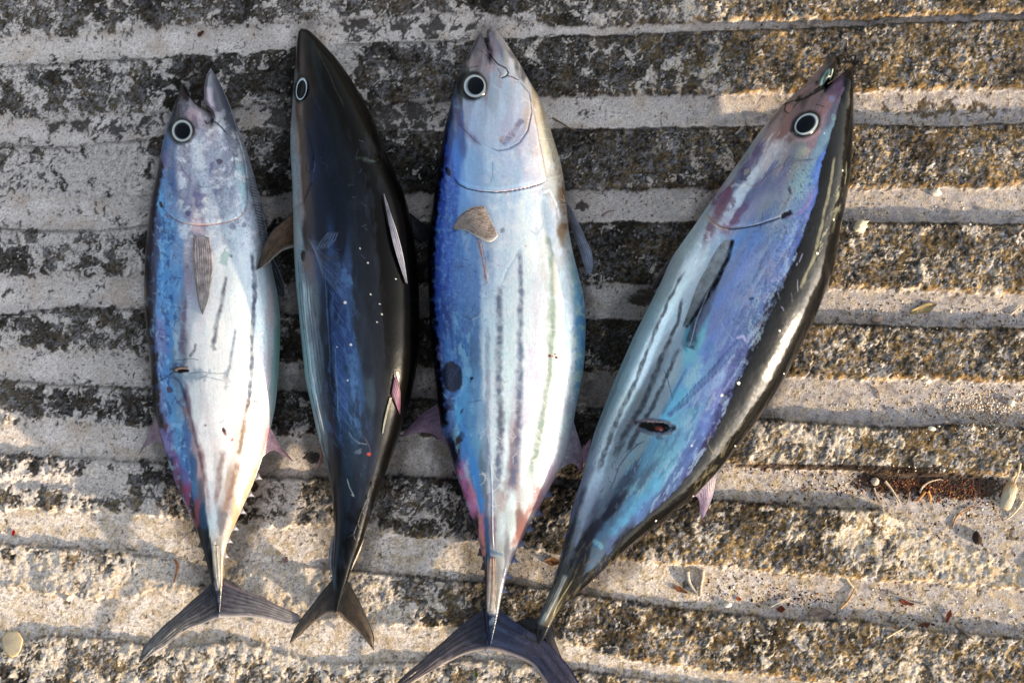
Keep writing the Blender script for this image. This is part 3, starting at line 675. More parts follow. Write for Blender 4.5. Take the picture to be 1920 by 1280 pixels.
    # flank stripes
    f.stroke([(424,515),(418,560),(408,600),(400,640),(398,656)], (5,8), (78,80,105), .9, .7, 4, .06, 0, 7)
    f.stroke([(443,612),(437,650),(429,690),(424,715)], 4, (110,118,150), .8, .7, 3)
    f.stroke([(471,470),(478,520),(477,570),(473,620),(473,680),(467,740),(462,775)], 7, (88,92,118), .92, .75, 4, .05, 0, 7)
    f.stroke([(464,740),(462,770),(457,800),(452,835),(446,860)], 8, (105,84,66), .8, .8, 3)
    f.stroke([(421,720),(424,700),(423,735)], 8, (130,140,160), .5, .8, 3)
    f.stroke([(398,656),(404,654),(398,648)], 4, (95,110,130), .8, .6, 1)
    f.stroke([(448,858),(440,890),(430,925),(420,965),(414,1000)], (12,9), (112,90,84), .8, .8, 4)
    f.stroke([(418,840),(413,880),(408,920),(404,950)], (11,8), (105,92,96), .8, .8, 4)
    f.stroke([(372,820),(380,860),(386,900),(391,950),(394,980)], (8,6), (118,98,108), .75, .8, 4)
    f.stroke([(424,955),(417,990),(410,1008)], (13,6), (95,98,112), .8, .8, 3)
    f.stroke([(348,560),(345,600),(340,640),(344,670)], (8,10), (108,92,118), .7, .8, 5)
    f.stroke([(330,620),(332,660),(330,680)], 6, (180,190,205), .7, .8, 4)
    f.stroke([(335,720),(348,745),(356,780),(366,820),(376,860),(384,905)], (5,5), (60,58,80), .7, .7, 2)
    f.stroke([(322,705),(335,712),(345,735),(352,765)], 4, (60,70,110), .7, .7, 2)
    f.stroke([(338,740),(350,775),(360,815)], 9, (128,110,112), .5, .8, 3)
    f.stroke([(505,520),(508,580),(507,640),(503,700),(498,760)], 8, (228,200,200), .6, .9, 2)
    f.stroke([(492,780),(487,810),(480,850)], 8, (190,130,140), .7, .8, 2)
    f.stroke([(503,800),(505,825),(500,845)], 14, (190,105,125), .6, .9, 2)
    f.stroke([(522,600),(521,680),(515,740)], 5, (150,200,190), .6, .8, 1)
    f.blob(422,483,10,20,(165,188,196),.9,15,.4,.35); f.blob(433,480,4,4,(90,100,115),.7)
    f.blob(487,757,17,6,(120,128,142),.95,35,.3,.25)
    f.blob(318,730,7,8,(85,50,80),.8,-35); f.blob(311,800,5,9,(95,60,60),.9,10,.3,.2)
    f.blob(295,665,3,8,(25,30,70),.8)
    f.stroke([(298,590),(308,630),(316,670)], 12, (135,120,185), .6, .9, 4)
    f.stroke([(300,800),(312,830),(322,860)], 9, (140,120,190), .7, .9, 3)
    f.stroke([(325,855),(333,895),(345,930)], (5,9), (120,62,84), .6, .8, 4)
    f.stroke([(345,930),(356,965),(366,985)], 8, (140,82,70), .45, .8, 4)
    f.stroke([(328,855),(345,885),(353,915)], 10, (130,85,160), .6, .9, 3)
    f.scratches(16, 300, 350, 720, 850, (70,90,160), 5, (20, 45), 1.4, .45, 2.2, .25)
    f.scratches(40, 292, 340, 430, 640, (30,35,80), 7, (8, 26), 1.6, .6)
    f.scratches(40, 292, 345, 400, 640, (180,205,235), 8, (6, 16), 1.4, .5)
    f.scratches(50, 335, 362, 470, 650, (70,60,90), 9, (4, 9), 1.6, .55, .2, .5)
    f.scratches(22, 355, 470, 680, 930, (120,115,125), 10, (4, 10), 1.3, .45)
    f.scratches(60, 330, 460, 290, 420, (90,85,110), 11, (4, 9), 1.2, .4)
    # wound
    f.blob(366,703,28,15,(128,145,170),.75,-20,.5,.5)
    f.stroke([(296,716),(312,707),(325,698),(340,692)], 3.5, (40,45,70), .85, .6, 2)
    f.stroke([(326,675),(345,674),(360,672),(375,676)], 2, (70,80,100), .8, .6, 1)
    f.stroke([(350,700),(380,697),(405,700),(428,700)], 2, (90,100,120), .75, .5, 1)
    f.stroke([(362,712),(385,705),(420,714)], 1.6, (120,125,140), .7, .5, 1)
    f.blob(338,692,23,8,(48,40,50),.9,-3,.4,.35); f.blob(340,692,17,4.5,(165,140,125),.8,-6,.3,.3,.3); f.blob(344,695,13,4,(10,6,6),1,0,.3,.15,-1.2)
    f.stroke([(355,670),(360,662),(366,655)], 4, (55,60,80), .8, .5, 1); f.blob(366,650,3,9,(60,55,60),.7,10)
    f.blob(420,808,4,10,(50,28,28),.95,-25,.3,.2,-.5); f.blob(421,812,2,6,(150,70,60),.9,-25); f.blob(435,824,3,4,(170,50,40),.9); f.blob(430,820,7,5,(240,225,215),.7,30)
    f.blob(385,797,3,2.5,(60,60,80),.8)
    f.stroke([(480,870),(473,900),(460,935),(448,965),(435,990),(425,1010)], 8, (180,150,120), .7, .8, 4, .05)
    f.stroke([(410,1000),(413,1050),(413,1100)], 16, (120,112,104), .7, .8)
    f.stroke([(400,1012),(402,1050),(405,1085)], 6, (172,172,164), .85, .8, 0, .08, .5)
    f.stroke([(408,1020),(411,1060),(412,1090)], 1.8, (90,80,60), .8, .6, 0, .1, -.4)
    f.stroke([(392,1000),(396,1050),(401,1095)], 5, (32,30,32), .85, .7)
    f.stroke([(410,1102),(410,1125),(410,1150)], 26, (44,46,66), .9, .5, 2, .12)
    f.blob(341,246,29,30,(40,42,52),.9,0,.28,.04)
    eye(f, rt, 341.5,245.5,22,23.5,0,342,245.5,15.5,16, (178,186,180), (90,110,130))
    f.finish(rt, [('lower_jaw', [(380,100),(440,100),(500,300),(470,330),(424,250),(408,232),(399,222),(380,200)], M_skin),
                  ('upper_jaw', [(300,140),(380,180),(401,212),(404,226),(396,234),(384,230),(350,214),(322,212),(300,212)], M_skin),
                  ('gill_cover', [(334,300),(345,322),(356,338),(376,351),(392,352),(408,345),(420,337),(432,325),(440,308),(438,290),(448,300),(463,340),(466,380),(460,398),(445,410),(425,417),(400,421),(372,423),(350,420),(335,416),(318,406),(307,395),(310,350),(322,315)], M_skin)])
    # fins
    fin(f, rt, 'pectoral_fin', [(363,440),(361,480),(366,530),(373,572),(380,590)], [(392,445),(398,475),(398,510),(391,559),(380,590)], (158,150,156), (104,110,118), (84,84,92), 9, follow=True, edge=(40,38,44), arch=.0015, rayamp=.6, mottle=.5)
    fin(f, rt, 'pectoral_fin', [(492,465),(508,478),(520,500),(532,530),(534,553)], [(494,490),(505,505),(515,530),(522,552),(530,557)], (60,62,70), (70,75,85), (30,32,36), 4, zr=.022, zt=.014, edge=(165,185,205), label='dark far-side pectoral fin with a pale rim')
    fin(f, rt, 'dorsal_fin', [(291,776),(285,796),(276,818),(266,838),(260,853)], [(306,836),(297,829),(286,828),(272,838),(260,853)], (120,100,120), (135,122,135), (88,70,85), 8, zt=.006, edge=(70,60,72))
    fin(f, rt, 'anal_fin', [(505,798),(514,815),(527,838),(540,852),(551,866)], [(490,858),(500,850),(512,844),(530,852),(551,866)], (215,190,200), (190,140,150), (165,90,105), 8, zt=.006)
    for x, y in ((337,920),(352,955),(366,990),(377,1020),(386,1045),(392,1068)): finlet(f, rt, x+1, y, -9, 6, 2, 9, (52,44,50))
    for x, y in ((483,893),(468,925),(453,957),(439,988),(428,1012),(421,1040)): finlet(f, rt, x-1, y, 10, 6, -3, 8, (128,132,148))
    fin(f, rt, 'tail_fin', [(397,1092),(381,1108),(364,1122),(331,1151.5),(298,1181),(275.5,1207),(262,1241)], [(413,1156),(398,1161),(384,1168),(348,1181),(321,1203),(290,1224),(262,1241)], (40,44,56), (128,128,130), (22,22,36), 22, mottle=.4, rayamp=.9, tears=5, zr=.013, zt=.004, edge=(48,44,58), ecol=(150,145,150), label='lower left tail lobe pointing down and left')
    fin(f, rt, 'tail_fin', [(417,1088),(432,1095),(449,1104),(489,1119),(528,1137),(555,1149),(567,1160)], [(408,1157),(430,1157),(462,1156),(490,1158),(512,1162),(545,1170),(567,1160)], (62,66,80), (146,142,144), (34,30,46), 22, mottle=.4, rayamp=.85, tears=5, zr=.013, zt=.0045, edge=(105,88,100), ecol=(175,168,170), label='right tail lobe')
    fin(f, rt, 'tail_keel', [(399,1020),(400,1050),(404,1080),(408,1103)], [(410,1022),(412,1050),(413,1080),(411,1103)], (150,150,142), (130,132,136), (100,98,92), 2, follow=True, off=.0006, arch=.0008)

# ================================================================== FISH TWO (back turned up, dark)
def fish_two():
    L = [(567,54),(561,57),(558,64),(556,85),(554,108),(551.5,155),(548,202),(545,249),(545.5,290),(547,311),(549,345),(550,374),(551.5,462),(555,525),(561,587),(567,650),(573,712),(584,759),(592,797),(601,834),(613,876),(622,927),(627,972),(627,1006),(624,1058),(623,1092),(625,1112),(627,1132),(628,1146)]
    R = [(568,54),(577,56),(584,60),(596,71),(606,83),(622,99),(637.5,117.5),(662.5,155),(681,186),(700,224),(716,261),(728,296),(744,330),(759,367.5),(769,405),(774,431),(780,478),(785,525),(787,587),(785,650),(780,697),(772,737),(762,775),(745.5,827),(725,882),(704,937),(690.5,979),(677,1023),(663,1054),(651,1092),(643,1112),(636,1132),(632,1146)]
    f = Fish(L, R, (568,54), (630,1146), .80, None, None, tail_k=.3, pw=2.1)
    rt = root('tuna', 'tuna lying belly down, its dark blue-black back turned up, second from the left', 'fish', (*P(665,640,0), 0), 'tuna laid side by side on the concrete')
    f.base([
     (75,560,25,22,22,568,45,38,38,580,25,25,25,595,20,20,15),
     (110,557,40,38,40,566,70,55,55,580,35,32,25,592,40,45,50,610,20,20,12,630,15,14,8),
     (150,553,90,90,95,575,60,45,40,585,60,50,35,600,35,42,48,625,20,20,12,655,25,24,10),
     (200,549,110,115,120,560,90,75,70,575,50,40,42,590,38,42,65,615,30,38,45,645,18,17,8,685,25,24,8),
     (260,547,130,140,150,556,130,125,125,566,75,60,55,582,45,48,75,605,35,42,68,630,30,38,45,660,15,16,10,705,28,26,8),
     (320,549,140,150,165,560,130,135,145,570,80,65,62,590,45,50,85,620,32,40,60,655,30,36,42,685,10,11,9,730,26,24,8),
     (380,552,140,150,160,563,130,130,135,575,70,60,65,600,38,45,75,640,32,40,60,680,30,34,45,700,14,12,8,735,8,8,6,765,14,13,5),
     (440,554,150,160,170,575,55,50,60,600,45,48,75,640,35,40,60,685,32,34,42,712,20,16,8,745,12,10,6,770,8,7,4),
     (500,556,150,170,185,565,120,135,150,580,100,95,110,600,70,80,120,625,60,85,150,650,55,75,130,670,42,48,62,700,40,42,50,722,24,19,8,760,10,8,4,782,5,5,4),
     (560,561,140,165,180,575,150,165,180,590,90,100,115,612,40,60,100,630,50,72,142,650,55,85,150,668,50,58,80,700,40,42,50,722,30,24,8,750,22,18,5,782,5,5,3),
     (620,566,150,180,195,578,120,130,145,592,100,110,130,605,40,55,80,622,45,75,145,650,42,72,148,675,55,62,80,710,42,44,52,728,24,20,8,750,18,15,5,784,4,4,3),
     (680,573,150,180,195,585,130,150,170,600,90,105,125,615,35,45,75,635,42,78,155,665,52,88,155,690,45,50,65,715,45,47,55,735,25,22,14,760,20,16,6,780,4,4,3),
     (740,583,150,180,200,597,110,130,155,610,70,80,105,622,40,45,80,640,48,82,158,670,48,82,145,695,60,75,100,712,40,42,48,735,26,22,16,755,18,15,6,770,4,4,2),
     (800,597,150,175,185,608,100,120,140,620,70,50,60,635,30,60,110,665,45,75,120,690,45,55,85,710,35,38,45,730,30,28,18,750,22,18,8),
     (860,610,120,140,150,620,70,65,60,632,15,20,30,650,35,60,95,680,42,55,85,700,35,38,70,718,20,18,10,732,30,26,12),
     (920,622,90,95,85,630,20,22,22,650,32,50,75,672,32,42,65,690,25,25,30,708,32,28,14),
     (980,629,40,45,60,645,30,40,62,662,25,30,55,675,14,14,12,688,30,26,14),
     (1030,630,40,55,70,640,25,35,50,652,10,12,14,668,34,28,16),
     (1085,625,60,75,95,635,15,18,25,648,22,20,12),(1130,628,30,32,38,636,20,20,20)], seed=21, ls=58, ln=12, warp=.7)
    X, Y = f.PX, f.PY
    slate = ss(588, 604, X)*ss(180, 300, Y)*ss(1000, 900, Y)*(f.C.mean(1) < .02)
    bx = np.interp(Y, [150,230,320,430,570,690,780,860,940], [604,648,682,704,722,730,726,712,690])+fbm(X, Y, 26, 3, 61)*3
    rightdark = ss(-3, 3, X-bx)
    f.C = mix(f.C, A(40,45,66), ss(590, 606, X)*ss(200, 300, Y)*(1-rightdark)*.38*ss(1000,900,Y))  # slate part of the back: reflected sky painted into the skin colour
    f.C = f.C*(1-.55*rightdark*ss(60, 140, Y))[:, None]  # right half blackened further, painting in the neighbouring fish's shade
    # snout
    f.stroke([(570,60),(575,90),(582,130),(590,170)], (4,10), (44,36,24), .8, .7, 2)
    f.stroke([(564,60),(560,90),(557,130)], 2, (14,12,12), .9, .6)
    f.stroke([(592,85),(605,115),(618,140),(630,170),(648,205)], 1.6, (80,80,70), .5, .6, 3)
    f.stroke([(580,150),(590,185),(604,215)], 2, (90,80,60), .35, .7, 3)
    f.stroke([(584,75),(588,110),(597,150),(608,180)], 6, (52,58,66), .6, .9, 2)
    # sky reflection painted as slate on the back, up to the black-brown shoulder boundary
    f.stroke([(600,150),(625,190),(645,230),(662,275),(680,320),(694,370),(702,430),(712,500),(720,570),(724,640),(728,690)], 5, (22,22,18), .75, .7, 5, .05)
    f.mottle((48,52,72), .5, 26, .1, .5, 22, region=ss(590, 610, X)*ss(730, 700, X)*ss(200, 300, Y), sy=80)
    f.mottle((14,13,8), .55, 16, .05, .5, 23, region=ss(700, 740, X), sy=120)
    # silvery lower flank lines
    for i, (pts, c) in enumerate([
        ([(558,470),(563,560),(572,640),(580,710),(592,770),(606,830),(618,885)], (66,84,100)),
        ([(562,500),(568,570),(577,640),(587,710),(599,770),(611,830),(621,880)], (70,84,104)),
        ([(570,480),(577,560),(585,630),(594,700),(604,760),(615,820),(624,880)], (58,68,88)),
        ([(578,520),(585,590),(593,650),(602,720),(611,780),(620,830)], (60,70,92)),
        ([(588,560),(594,610),(601,670),(608,730),(615,780)], (60,66,90)),
        ([(568,520),(573,600),(583,690),(596,760),(609,820)], (190,215,228)),
        ([(556,500),(561,570),(569,650),(578,720),(590,775),(603,830)], (180,208,222))]):
        f.stroke(pts, 2.6 if i < 5 else 3, c, .8, .6, 1.5, .08, 0, 30)
    f.stroke([(549,300),(551,345),(553,385)], 8, (160,178,190), .7, .8, 2)
    f.stroke([(560,200),(564,260),(568,320),(570,372),(572,400)], 9, (84,66,58), .6, .8, 2)
    f.stroke([(576,300),(574,318),(580,325),(586,300),(590,290)], 2, (30,25,30), .8, .6, 1)
    f.stroke([(566,165),(564,200),(563,220)], 7, (110,90,88), .6, .8)
    f.blob(568,480,5,13,(30,20,18),.9,0,.3,.3,-.5); f.blob(575,495,12,22,(105,88,86),.6,0,.6,.4)
    f.stroke([(567,455),(585,470),(610,485),(638,480)], 9, (70,62,72), .6, .9, 3)
    # blue glazed flank, with sheen streaks painted along its chevrons
    f.mottle((70,98,160), .5, 9, .05, .5, 24, region=ss(604, 620, X)*ss(684, 650, X+(Y-600)*-.08)*ss(470, 520, Y)*ss(860, 780, Y), sy=36)
    r = random.Random(4)
    for k in range(26):
        y = 500+k*12.5; x = 612+(y-500)*.05; l = r.uniform(30, 62)
        x += r.uniform(-6,8); y += r.uniform(-9,9); f.stroke([(x,y),(x+l*.3,y+l*.45),(x+l*.7,y+l)], 1.8, (104,132,192), r.uniform(.08,.34), .9, 3)
    for k in range(14):
        y = 458+k*3.0; f.stroke([(572+k*1.2,445+k*1.2),(605,458+k*4.5),(640+k,480+k*7)], 1.3, (130,140,178), r.uniform(.12,.4), .8)
    for k in range(5): f.stroke([(592+k*5,470-k*1),(604+k*6,450),(618+k*4,434)], 1.2, (130,140,170), .5, .6)
    f.stroke([(615,520),(618,600),(621,680),(626,760),(630,800)], 4, (30,40,62), .7, .8, 2)
    f.stroke([(609,500),(612,560),(616,620),(620,690)], 2.2, (96,112,150), .6, .8, 2)
    f.stroke([(628,640),(630,700),(634,760),(636,800)], 3, (120,150,190), .45, .8, 3)
    f.blob(660,700,10,60,(80,118,178),.35,-5,.8,.6); f.blob(648,520,12,26,(84,116,175),.5,-20,.7,.6); f.blob(688,300,22,6,(66,78,82),.6,10,.6,.7)
    f.stroke([(588,300),(591,312),(586,325),(584,345)], 3, (75,92,160), .6, .8, 2)
    f.scratches(30, 600, 700, 220, 900, (90,105,150), 31, (5, 16), 1.2, .4)
    # scrapes near tail
    f.stroke([(652,808),(662,822),(672,830),(690,832)], 2.5, (100,112,130), .7, .7, 3); f.blob(672,846,9,6,(82,92,115),.7,0,.5,.5)
    f.blob(692,851,5,4,(150,55,45),.9); f.stroke([(680,815),(692,835),(695,850)], 2.5, (90,75,95), .7, .7, 2)
    f.stroke([(650,895),(655,912),(662,925),(664,930),(657,925)], 2.2, (140,155,165), .75, .6, 2)
    f.stroke([(714,850),(705,880),(697,905),(688,935),(678,960),(664,1000),(648,1010)], 2, (120,122,120), .6, .7, 3)
    f.stroke([(718,812),(712,850),(700,895),(690,925)], 7, (14,13,10), .8, .8, 4)
    f.stroke([(650,960),(658,975),(668,970)], 10, (14,14,12), .8, .8, 4); f.stroke([(645,1010),(650,1030),(652,1060)], 9, (8,8,8), .9, .7, 2)
    f.stroke([(636,830),(634,870),(630,930),(628,990)], 7, (12,14,16), .85, .8, 2)
    for x, y, s_ in ((647,567,2.6),(658,646,2),(690,493,1.3),(695,552,1.4),(716,589,1.2),(652,713,1.3),(707,604,1),(742,523,1.2),(675,466,1.1),(712,570,1),(632,650,1)):
        f.blob(x,y,s_*1.2,s_*1.3,(245,246,250),.95,30,.4,.1)
    f.stroke([(742,690),(735,720),(730,740)], 5, (60,62,66), .6, .8, 3)
    # eye socket
    f.blob(565,167,15.5,31,(14,12,14),.95,8,.3,.04)
    eye(f, rt, 565,167,11.5,24,9,565,168,9,18.5, (165,195,215), (110,140,170), bulge=.003, dark=(30,34,40))
    f.finish(rt, [('lower_jaw', [(540,50),(563,54),(560,90),(556,130),(552,150),(530,150)], M_dark),
                  ('gill_cover', [(540,240),(560,230),(575,240),(588,290),(584,345),(570,378),(553,392),(535,392)], M_dark)], M_dark, dark=.6, edge=.08)
    fin(f, rt, 'pectoral_fin', [(566,383),(553,393),(544,402),(525,419),(510,433),(497,456),(489,478),(481,506)], [(566,458),(553,463),(531,470),(512,485),(500,496),(481,506)], (112,84,58), (60,50,40), (40,30,24), 13, zr=.044, zt=.062, edge=(30,26,24), ecol=(150,145,140), mottle=.55, arch=.004, label='dark brown pectoral fin held out to the left')
    fin(f, rt, 'first_dorsal_fin', [(720,362),(732,398),(746,440),(757,485),(764,532)], [(719,364),(726,402),(737,455),(752,505),(761,531)], (150,152,175), (120,124,145), (40,42,60), 3, follow=True, off=.003, arch=.004, edge=(232,236,246), label='folded silvery first dorsal fin')
    fin(f, rt, 'pectoral_fin', [(768,398),(785,412),(800,424),(806,436)], [(770,442),(780,446),(795,452),(806,450)], (32,36,44), (44,48,56), (16,17,22), 5, zr=.03, zt=.02, mottle=.2, label='dark far-side pectoral fin')
    fin(f, rt, 'second_dorsal_fin', [(742,696),(747,715),(751,740),(750,776)], [(734,738),(738,748),(743,760),(749,776)], (105,70,98), (120,72,100), (78,48,72), 5, follow=True, off=.002, arch=.003, edge=(130,90,110))
    fin(f, rt, 'dorsal_spine', [(735,745),(729,765),(723,790),(718,812)], [(731,745),(725,768),(720,790),(717,812)], (190,186,165), (205,205,190), (150,145,120), 1, follow=True, off=.0015, arch=.001)
    fin(f, rt, 'anal_fin', [(600,832),(600,850),(598,868),(595,882)], [(605,852),(603,862),(600,872),(595,882)], (120,80,82), (140,95,95), (85,52,56), 3, zr=.02, zt=.012)
    fin(f, rt, 'tail_keel', [(627,1000),(620,1016),(616,1040),(618,1062),(624,1086)], [(628,1002),(627,1030),(625,1050),(624,1070),(625,1086)], (105,115,135), (125,128,140), (90,95,110), 2, zr=.014, zt=.014, ecol=(60,70,90))
    fin(f, rt, 'tail_keel', [(683,1008),(676,1030),(668,1050),(658,1070),(652,1088)], [(676,1012),(668,1032),(660,1052),(653,1068),(650,1086)], (150,140,128), (175,165,150), (120,110,98), 2, zr=.014, zt=.014)
    for x, y in ((716,905),(707,930),(698,955),(690,980),(682,1003)): finlet(f, rt, x-18, y+2, 3, 10, 2, 7, (70,68,66), z=float(f.surf([x-18],[y])[0])+.001)
    fin(f, rt, 'tail_fin', [(623,1086),(611,1100),(598,1116),(574,1147),(560,1166),(553,1180),(544.5,1204)], [(632,1149),(620,1148),(608,1152),(587.5,1168),(565,1188),(544.5,1204)], (30,30,32), (92,82,74), (14,12,12), 20, tears=3, zr=.013, zt=.004, edge=(24,24,28), ecol=(112,98,86), mottle=.4, label='left tail lobe')
    fin(f, rt, 'tail_fin', [(651,1086),(660,1102),(670,1119.6),(687,1154),(699,1188),(700,1217)], [(626,1149),(638,1153),(649,1164),(670,1181),(688,1203),(700,1217)], (26,25,22), (80,66,52), (12,11,10), 20, tears=3, zr=.013, zt=.004, edge=(18,18,18), ecol=(110,94,78), mottle=.4, label='right tail lobe')

# ================================================================== FISH THREE (third from left, bright blue and white)
def fish_three():
    L = [(901,59),(894,70),(887.5,83),(875,108),(862.5,139),(850,174),(841,211),(831,249),(825,296),(817,342.5),(811,383),(806,421),(803,447),(802,500),(802.5,525),(805,587.5),(809,650),(816,712),(823,769),(826,803),(840,839),(853.5,882),(871,936),(887,975),(898,1014),(908,1061),(910,1112),(909,1148),(911,1170),(914,1195),(917,1212)]
    R = [(919,50),(928,55),(937.5,64),(950,83),(966,105),(981,130),(994,155),(1012.5,183),(1025,217.5),(1034,249),(1044,280),(1053,311),(1058,342.5),(1062,383),(1066,431),(1075,478),(1086,519),(1095,556),(1098.5,603),(1097,665.6),(1091,712),(1081,759),(1076,788),(1066,839),(1051,878),(1031,913),(1004,964),(984,999),(969,1030),(953,1065),(941,1112),(935,1148),(930,1170),(924,1195),(919,1212)]
    gl = [(901,59),(908,74),(914,89),(918,102)]
    gr = [(919,50),(912.5,58),(913,71),(916,89),(920,102)]
    f = Fish(L, R, (912,50), (918,1212), .58, gl, gr, pw=2.2)
    rt = root('tuna', 'largest tuna, bright blue flank and white belly with three long grey stripes', 'fish', (*P(950,640,0), 0), 'tuna laid side by side on the concrete')
    f.base([
     (75,893,95,90,100,903,110,105,115,925,115,110,120,940,130,130,145),
     (105,877,80,80,85,895,130,120,125,912,140,130,140,930,160,150,160,950,150,150,160,965,80,80,90),
     (135,866,70,80,90,885,150,145,150,910,160,150,155,935,175,175,190,960,185,185,200,982,90,90,100),
     (170,853,60,75,100,862,60,70,80,925,175,185,205,950,180,190,215,975,190,195,215,990,185,185,195,1003,150,140,120),
     (210,842,50,60,90,855,110,120,160,875,160,165,190,900,190,200,225,940,200,210,235,970,205,210,235,990,190,180,180,1005,195,185,170,1020,180,165,135),
     (250,832,30,40,90,845,60,80,150,865,90,110,180,885,180,190,225,920,205,215,240,950,190,190,220,975,185,185,215,1000,205,200,215,1020,208,200,180,1032,180,168,140),
     (290,827,15,20,60,838,35,70,180,855,70,125,222,885,160,190,235,920,190,210,245,950,200,212,245,985,210,210,235,1010,225,210,210,1030,215,208,185,1042,195,182,155),
     (330,819,15,15,30,830,30,65,180,850,65,105,210,880,160,190,240,920,190,212,245,970,195,212,245,1005,215,215,235,1025,225,220,212,1050,215,208,195),
     (370,814,10,10,15,826,30,72,190,845,62,105,205,870,125,162,230,900,170,190,235,940,200,218,248,990,210,225,248,1015,200,210,225,1035,210,205,195,1055,150,125,95),
     (420,808,8,8,12,820,35,85,200,845,65,108,205,875,150,175,225,940,215,225,245,980,225,235,250,1010,215,225,238,1035,215,215,225,1055,165,140,115),
     (480,805,8,8,10,818,30,70,185,835,60,105,210,860,90,128,205,885,120,150,210,910,165,180,220,940,215,228,250,975,225,236,252,1000,232,240,250,1020,215,220,220,1045,220,220,220,1068,200,215,220),
     (540,804,8,8,10,816,30,68,180,835,62,105,205,865,95,128,200,890,110,140,205,912,190,205,235,945,222,236,252,985,230,242,254,1010,225,228,240,1040,205,215,218,1065,205,212,222,1086,100,150,200),
     (600,806,8,8,10,820,35,85,190,835,45,78,160,865,85,128,200,890,98,128,190,915,205,225,245,945,220,238,252,985,232,242,252,1010,222,222,235,1035,190,205,200,1065,205,210,225,1089,90,140,190),
     (660,811,10,10,14,822,100,105,180,840,55,115,200,865,60,108,180,890,90,120,170,915,210,230,245,950,220,240,250,985,232,240,250,1010,225,222,238,1045,205,215,210,1070,215,225,230,1089,110,160,200),
     (720,818,20,20,40,830,55,60,90,850,55,108,190,870,85,158,222,890,100,140,195,915,215,230,245,945,222,238,250,985,235,238,250,1010,225,215,235,1040,215,222,215,1068,215,220,225,1083,130,160,175),
     (780,826,50,45,90,840,75,105,180,860,75,148,215,885,100,150,205,905,140,170,210,920,225,235,248,945,225,238,248,975,215,215,230,1000,225,220,235,1030,200,210,210,1055,215,215,225,1072,160,170,190),
     (840,842,40,35,70,855,30,40,80,870,60,125,205,890,100,150,200,910,130,150,180,922,215,228,240,945,228,238,248,962,175,165,178,985,225,228,238,1010,200,204,206,1035,215,205,215,1056,180,180,195),
     (890,857,80,55,110,870,150,100,165,888,62,135,215,905,100,120,150,922,215,225,235,945,215,225,235,965,150,135,145,985,215,222,230,1010,200,205,205,1035,185,165,180),
     (940,872,70,40,70,885,178,95,150,900,70,112,190,912,110,105,125,922,190,195,205,940,170,165,170,960,205,215,222,985,175,180,185,1010,150,120,130),
     (990,893,50,40,50,903,178,105,130,912,60,85,140,922,130,110,120,940,200,210,218,960,180,190,195,975,120,90,90,985,110,90,100),
     (1040,905,35,50,85,915,60,80,120,922,150,150,160,940,160,165,170,952,110,110,125,962,80,75,100),
     (1080,911,55,40,45,918,178,120,98,926,180,180,180,938,130,135,145,948,90,90,120),
     (1135,911,40,50,70,918,190,180,170,926,210,205,200,933,110,110,120),(1165,913,40,50,85,921,150,165,190,929,60,75,125),(1200,916,40,52,95,920,44,58,105)], seed=41)
    X, Y = f.PX, f.PY
    blue = ss(900, 870, X)*ss(280, 340, Y)*ss(860, 760, Y)
    f.mottle((25,50,150), .6, 16, .05, .5, 43, region=blue*ss(870,830,X), sy=34)
    f.mottle((140,172,225), .35, 7, .1, .5, 44, region=blue, sy=12)
    f.mottle((112,118,172), .5, 18, .05, .5, 45, region=blue*ss(835,860,X)*ss(400,440,Y)*ss(700,600,Y), sy=30)
    f.mottle((150,190,225), .6, 20, .1, .5, 46, region=ss(840,860,X)*ss(900,880,X)*ss(560,600,Y), sy=46)
    f.mottle((238,242,252), .5, 30, -.1, .5, 47, region=ss(890,930,X)*ss(250,300,Y)*ss(900,700,Y))
    # dark back rim
    f.stroke([(829,270),(821,320),(814,370),(808,420),(805,480),(804,540),(807,600),(811,660),(818,720),(824,770),(829,810)], (15,19), (8,8,11), .97, .45, 2.5, .03)
    f.stroke([(828,810),(842,843),(855,882),(872,936)], 6, (20,18,34), .85, .6, 2)
    f.stroke([(841,225),(833,262),(829,300)], 9, (16,22,64), .8, .8, 3)
    # scale rows
    r = random.Random(8)
    for k in range(60):
        y = r.uniform(360, 560); x = 819+r.uniform(0, 34); f.stroke([(x,y),(x+7,y-1.5)], 1.1, (30,60,150), .45, .7)
    # snout and jaws
    f.stroke([(901,62),(889,86),(878,108),(868,132)], 6, (70,70,78), .7, .8, 1)
    f.blob(886,118,12,18,(150,128,128),.55,25); f.blob(920,128,10,14,(185,162,166),.6)
    f.stroke([(903,62),(909,76),(915,92),(922,108),(934,121),(948,128),(953,137),(947,144),(938,147)], 2.8, (35,32,40), .9, .5, 0, .03, -.5)
    f.stroke([(890,90),(905,98),(920,112),(930,124)], 2, (80,75,85), .6, .7, 0, .1, -.2)
    f.stroke([(932,128),(938,138),(935,148)], 2, (120,120,135), .8, .6, 0, .1, -.2)
    f.stroke([(938,147),(951,142),(962,145),(974,152)], 2.4, (38,38,46), .85, .5, 0, .1, -.5)
    f.blob(945,135,7,8,(190,195,205),.6,0,.6,.1,.25)
    f.stroke([(919,54),(913,64),(915,82)], 5, (50,48,56), .7)
    f.blob(928,84,11,22,(150,135,146),.65,-15); f.stroke([(922,55),(935,66),(950,88),(964,112),(975,135)], 8, (122,120,130), .6, .8, 2)
    f.stroke([(952,90),(964,112),(972,135),(978,155)], 8, (70,70,80), .7, .8, 2)
    f.stroke([(876,130),(885,126),(898,124)], 2, (70,66,75), .8, .6)
    f.stroke([(955,150),(975,155),(992,175),(997,210),(990,245),(975,268),(955,280),(935,284),(915,276)], 2.2, (120,120,150), .65, .6, 0, .08, -.6)
    f.gill([(917,276),(930,283),(950,280),(972,268),(988,245),(996,205),(992,172)], (150,150,178), 2, .4, -.3, 10, .3)
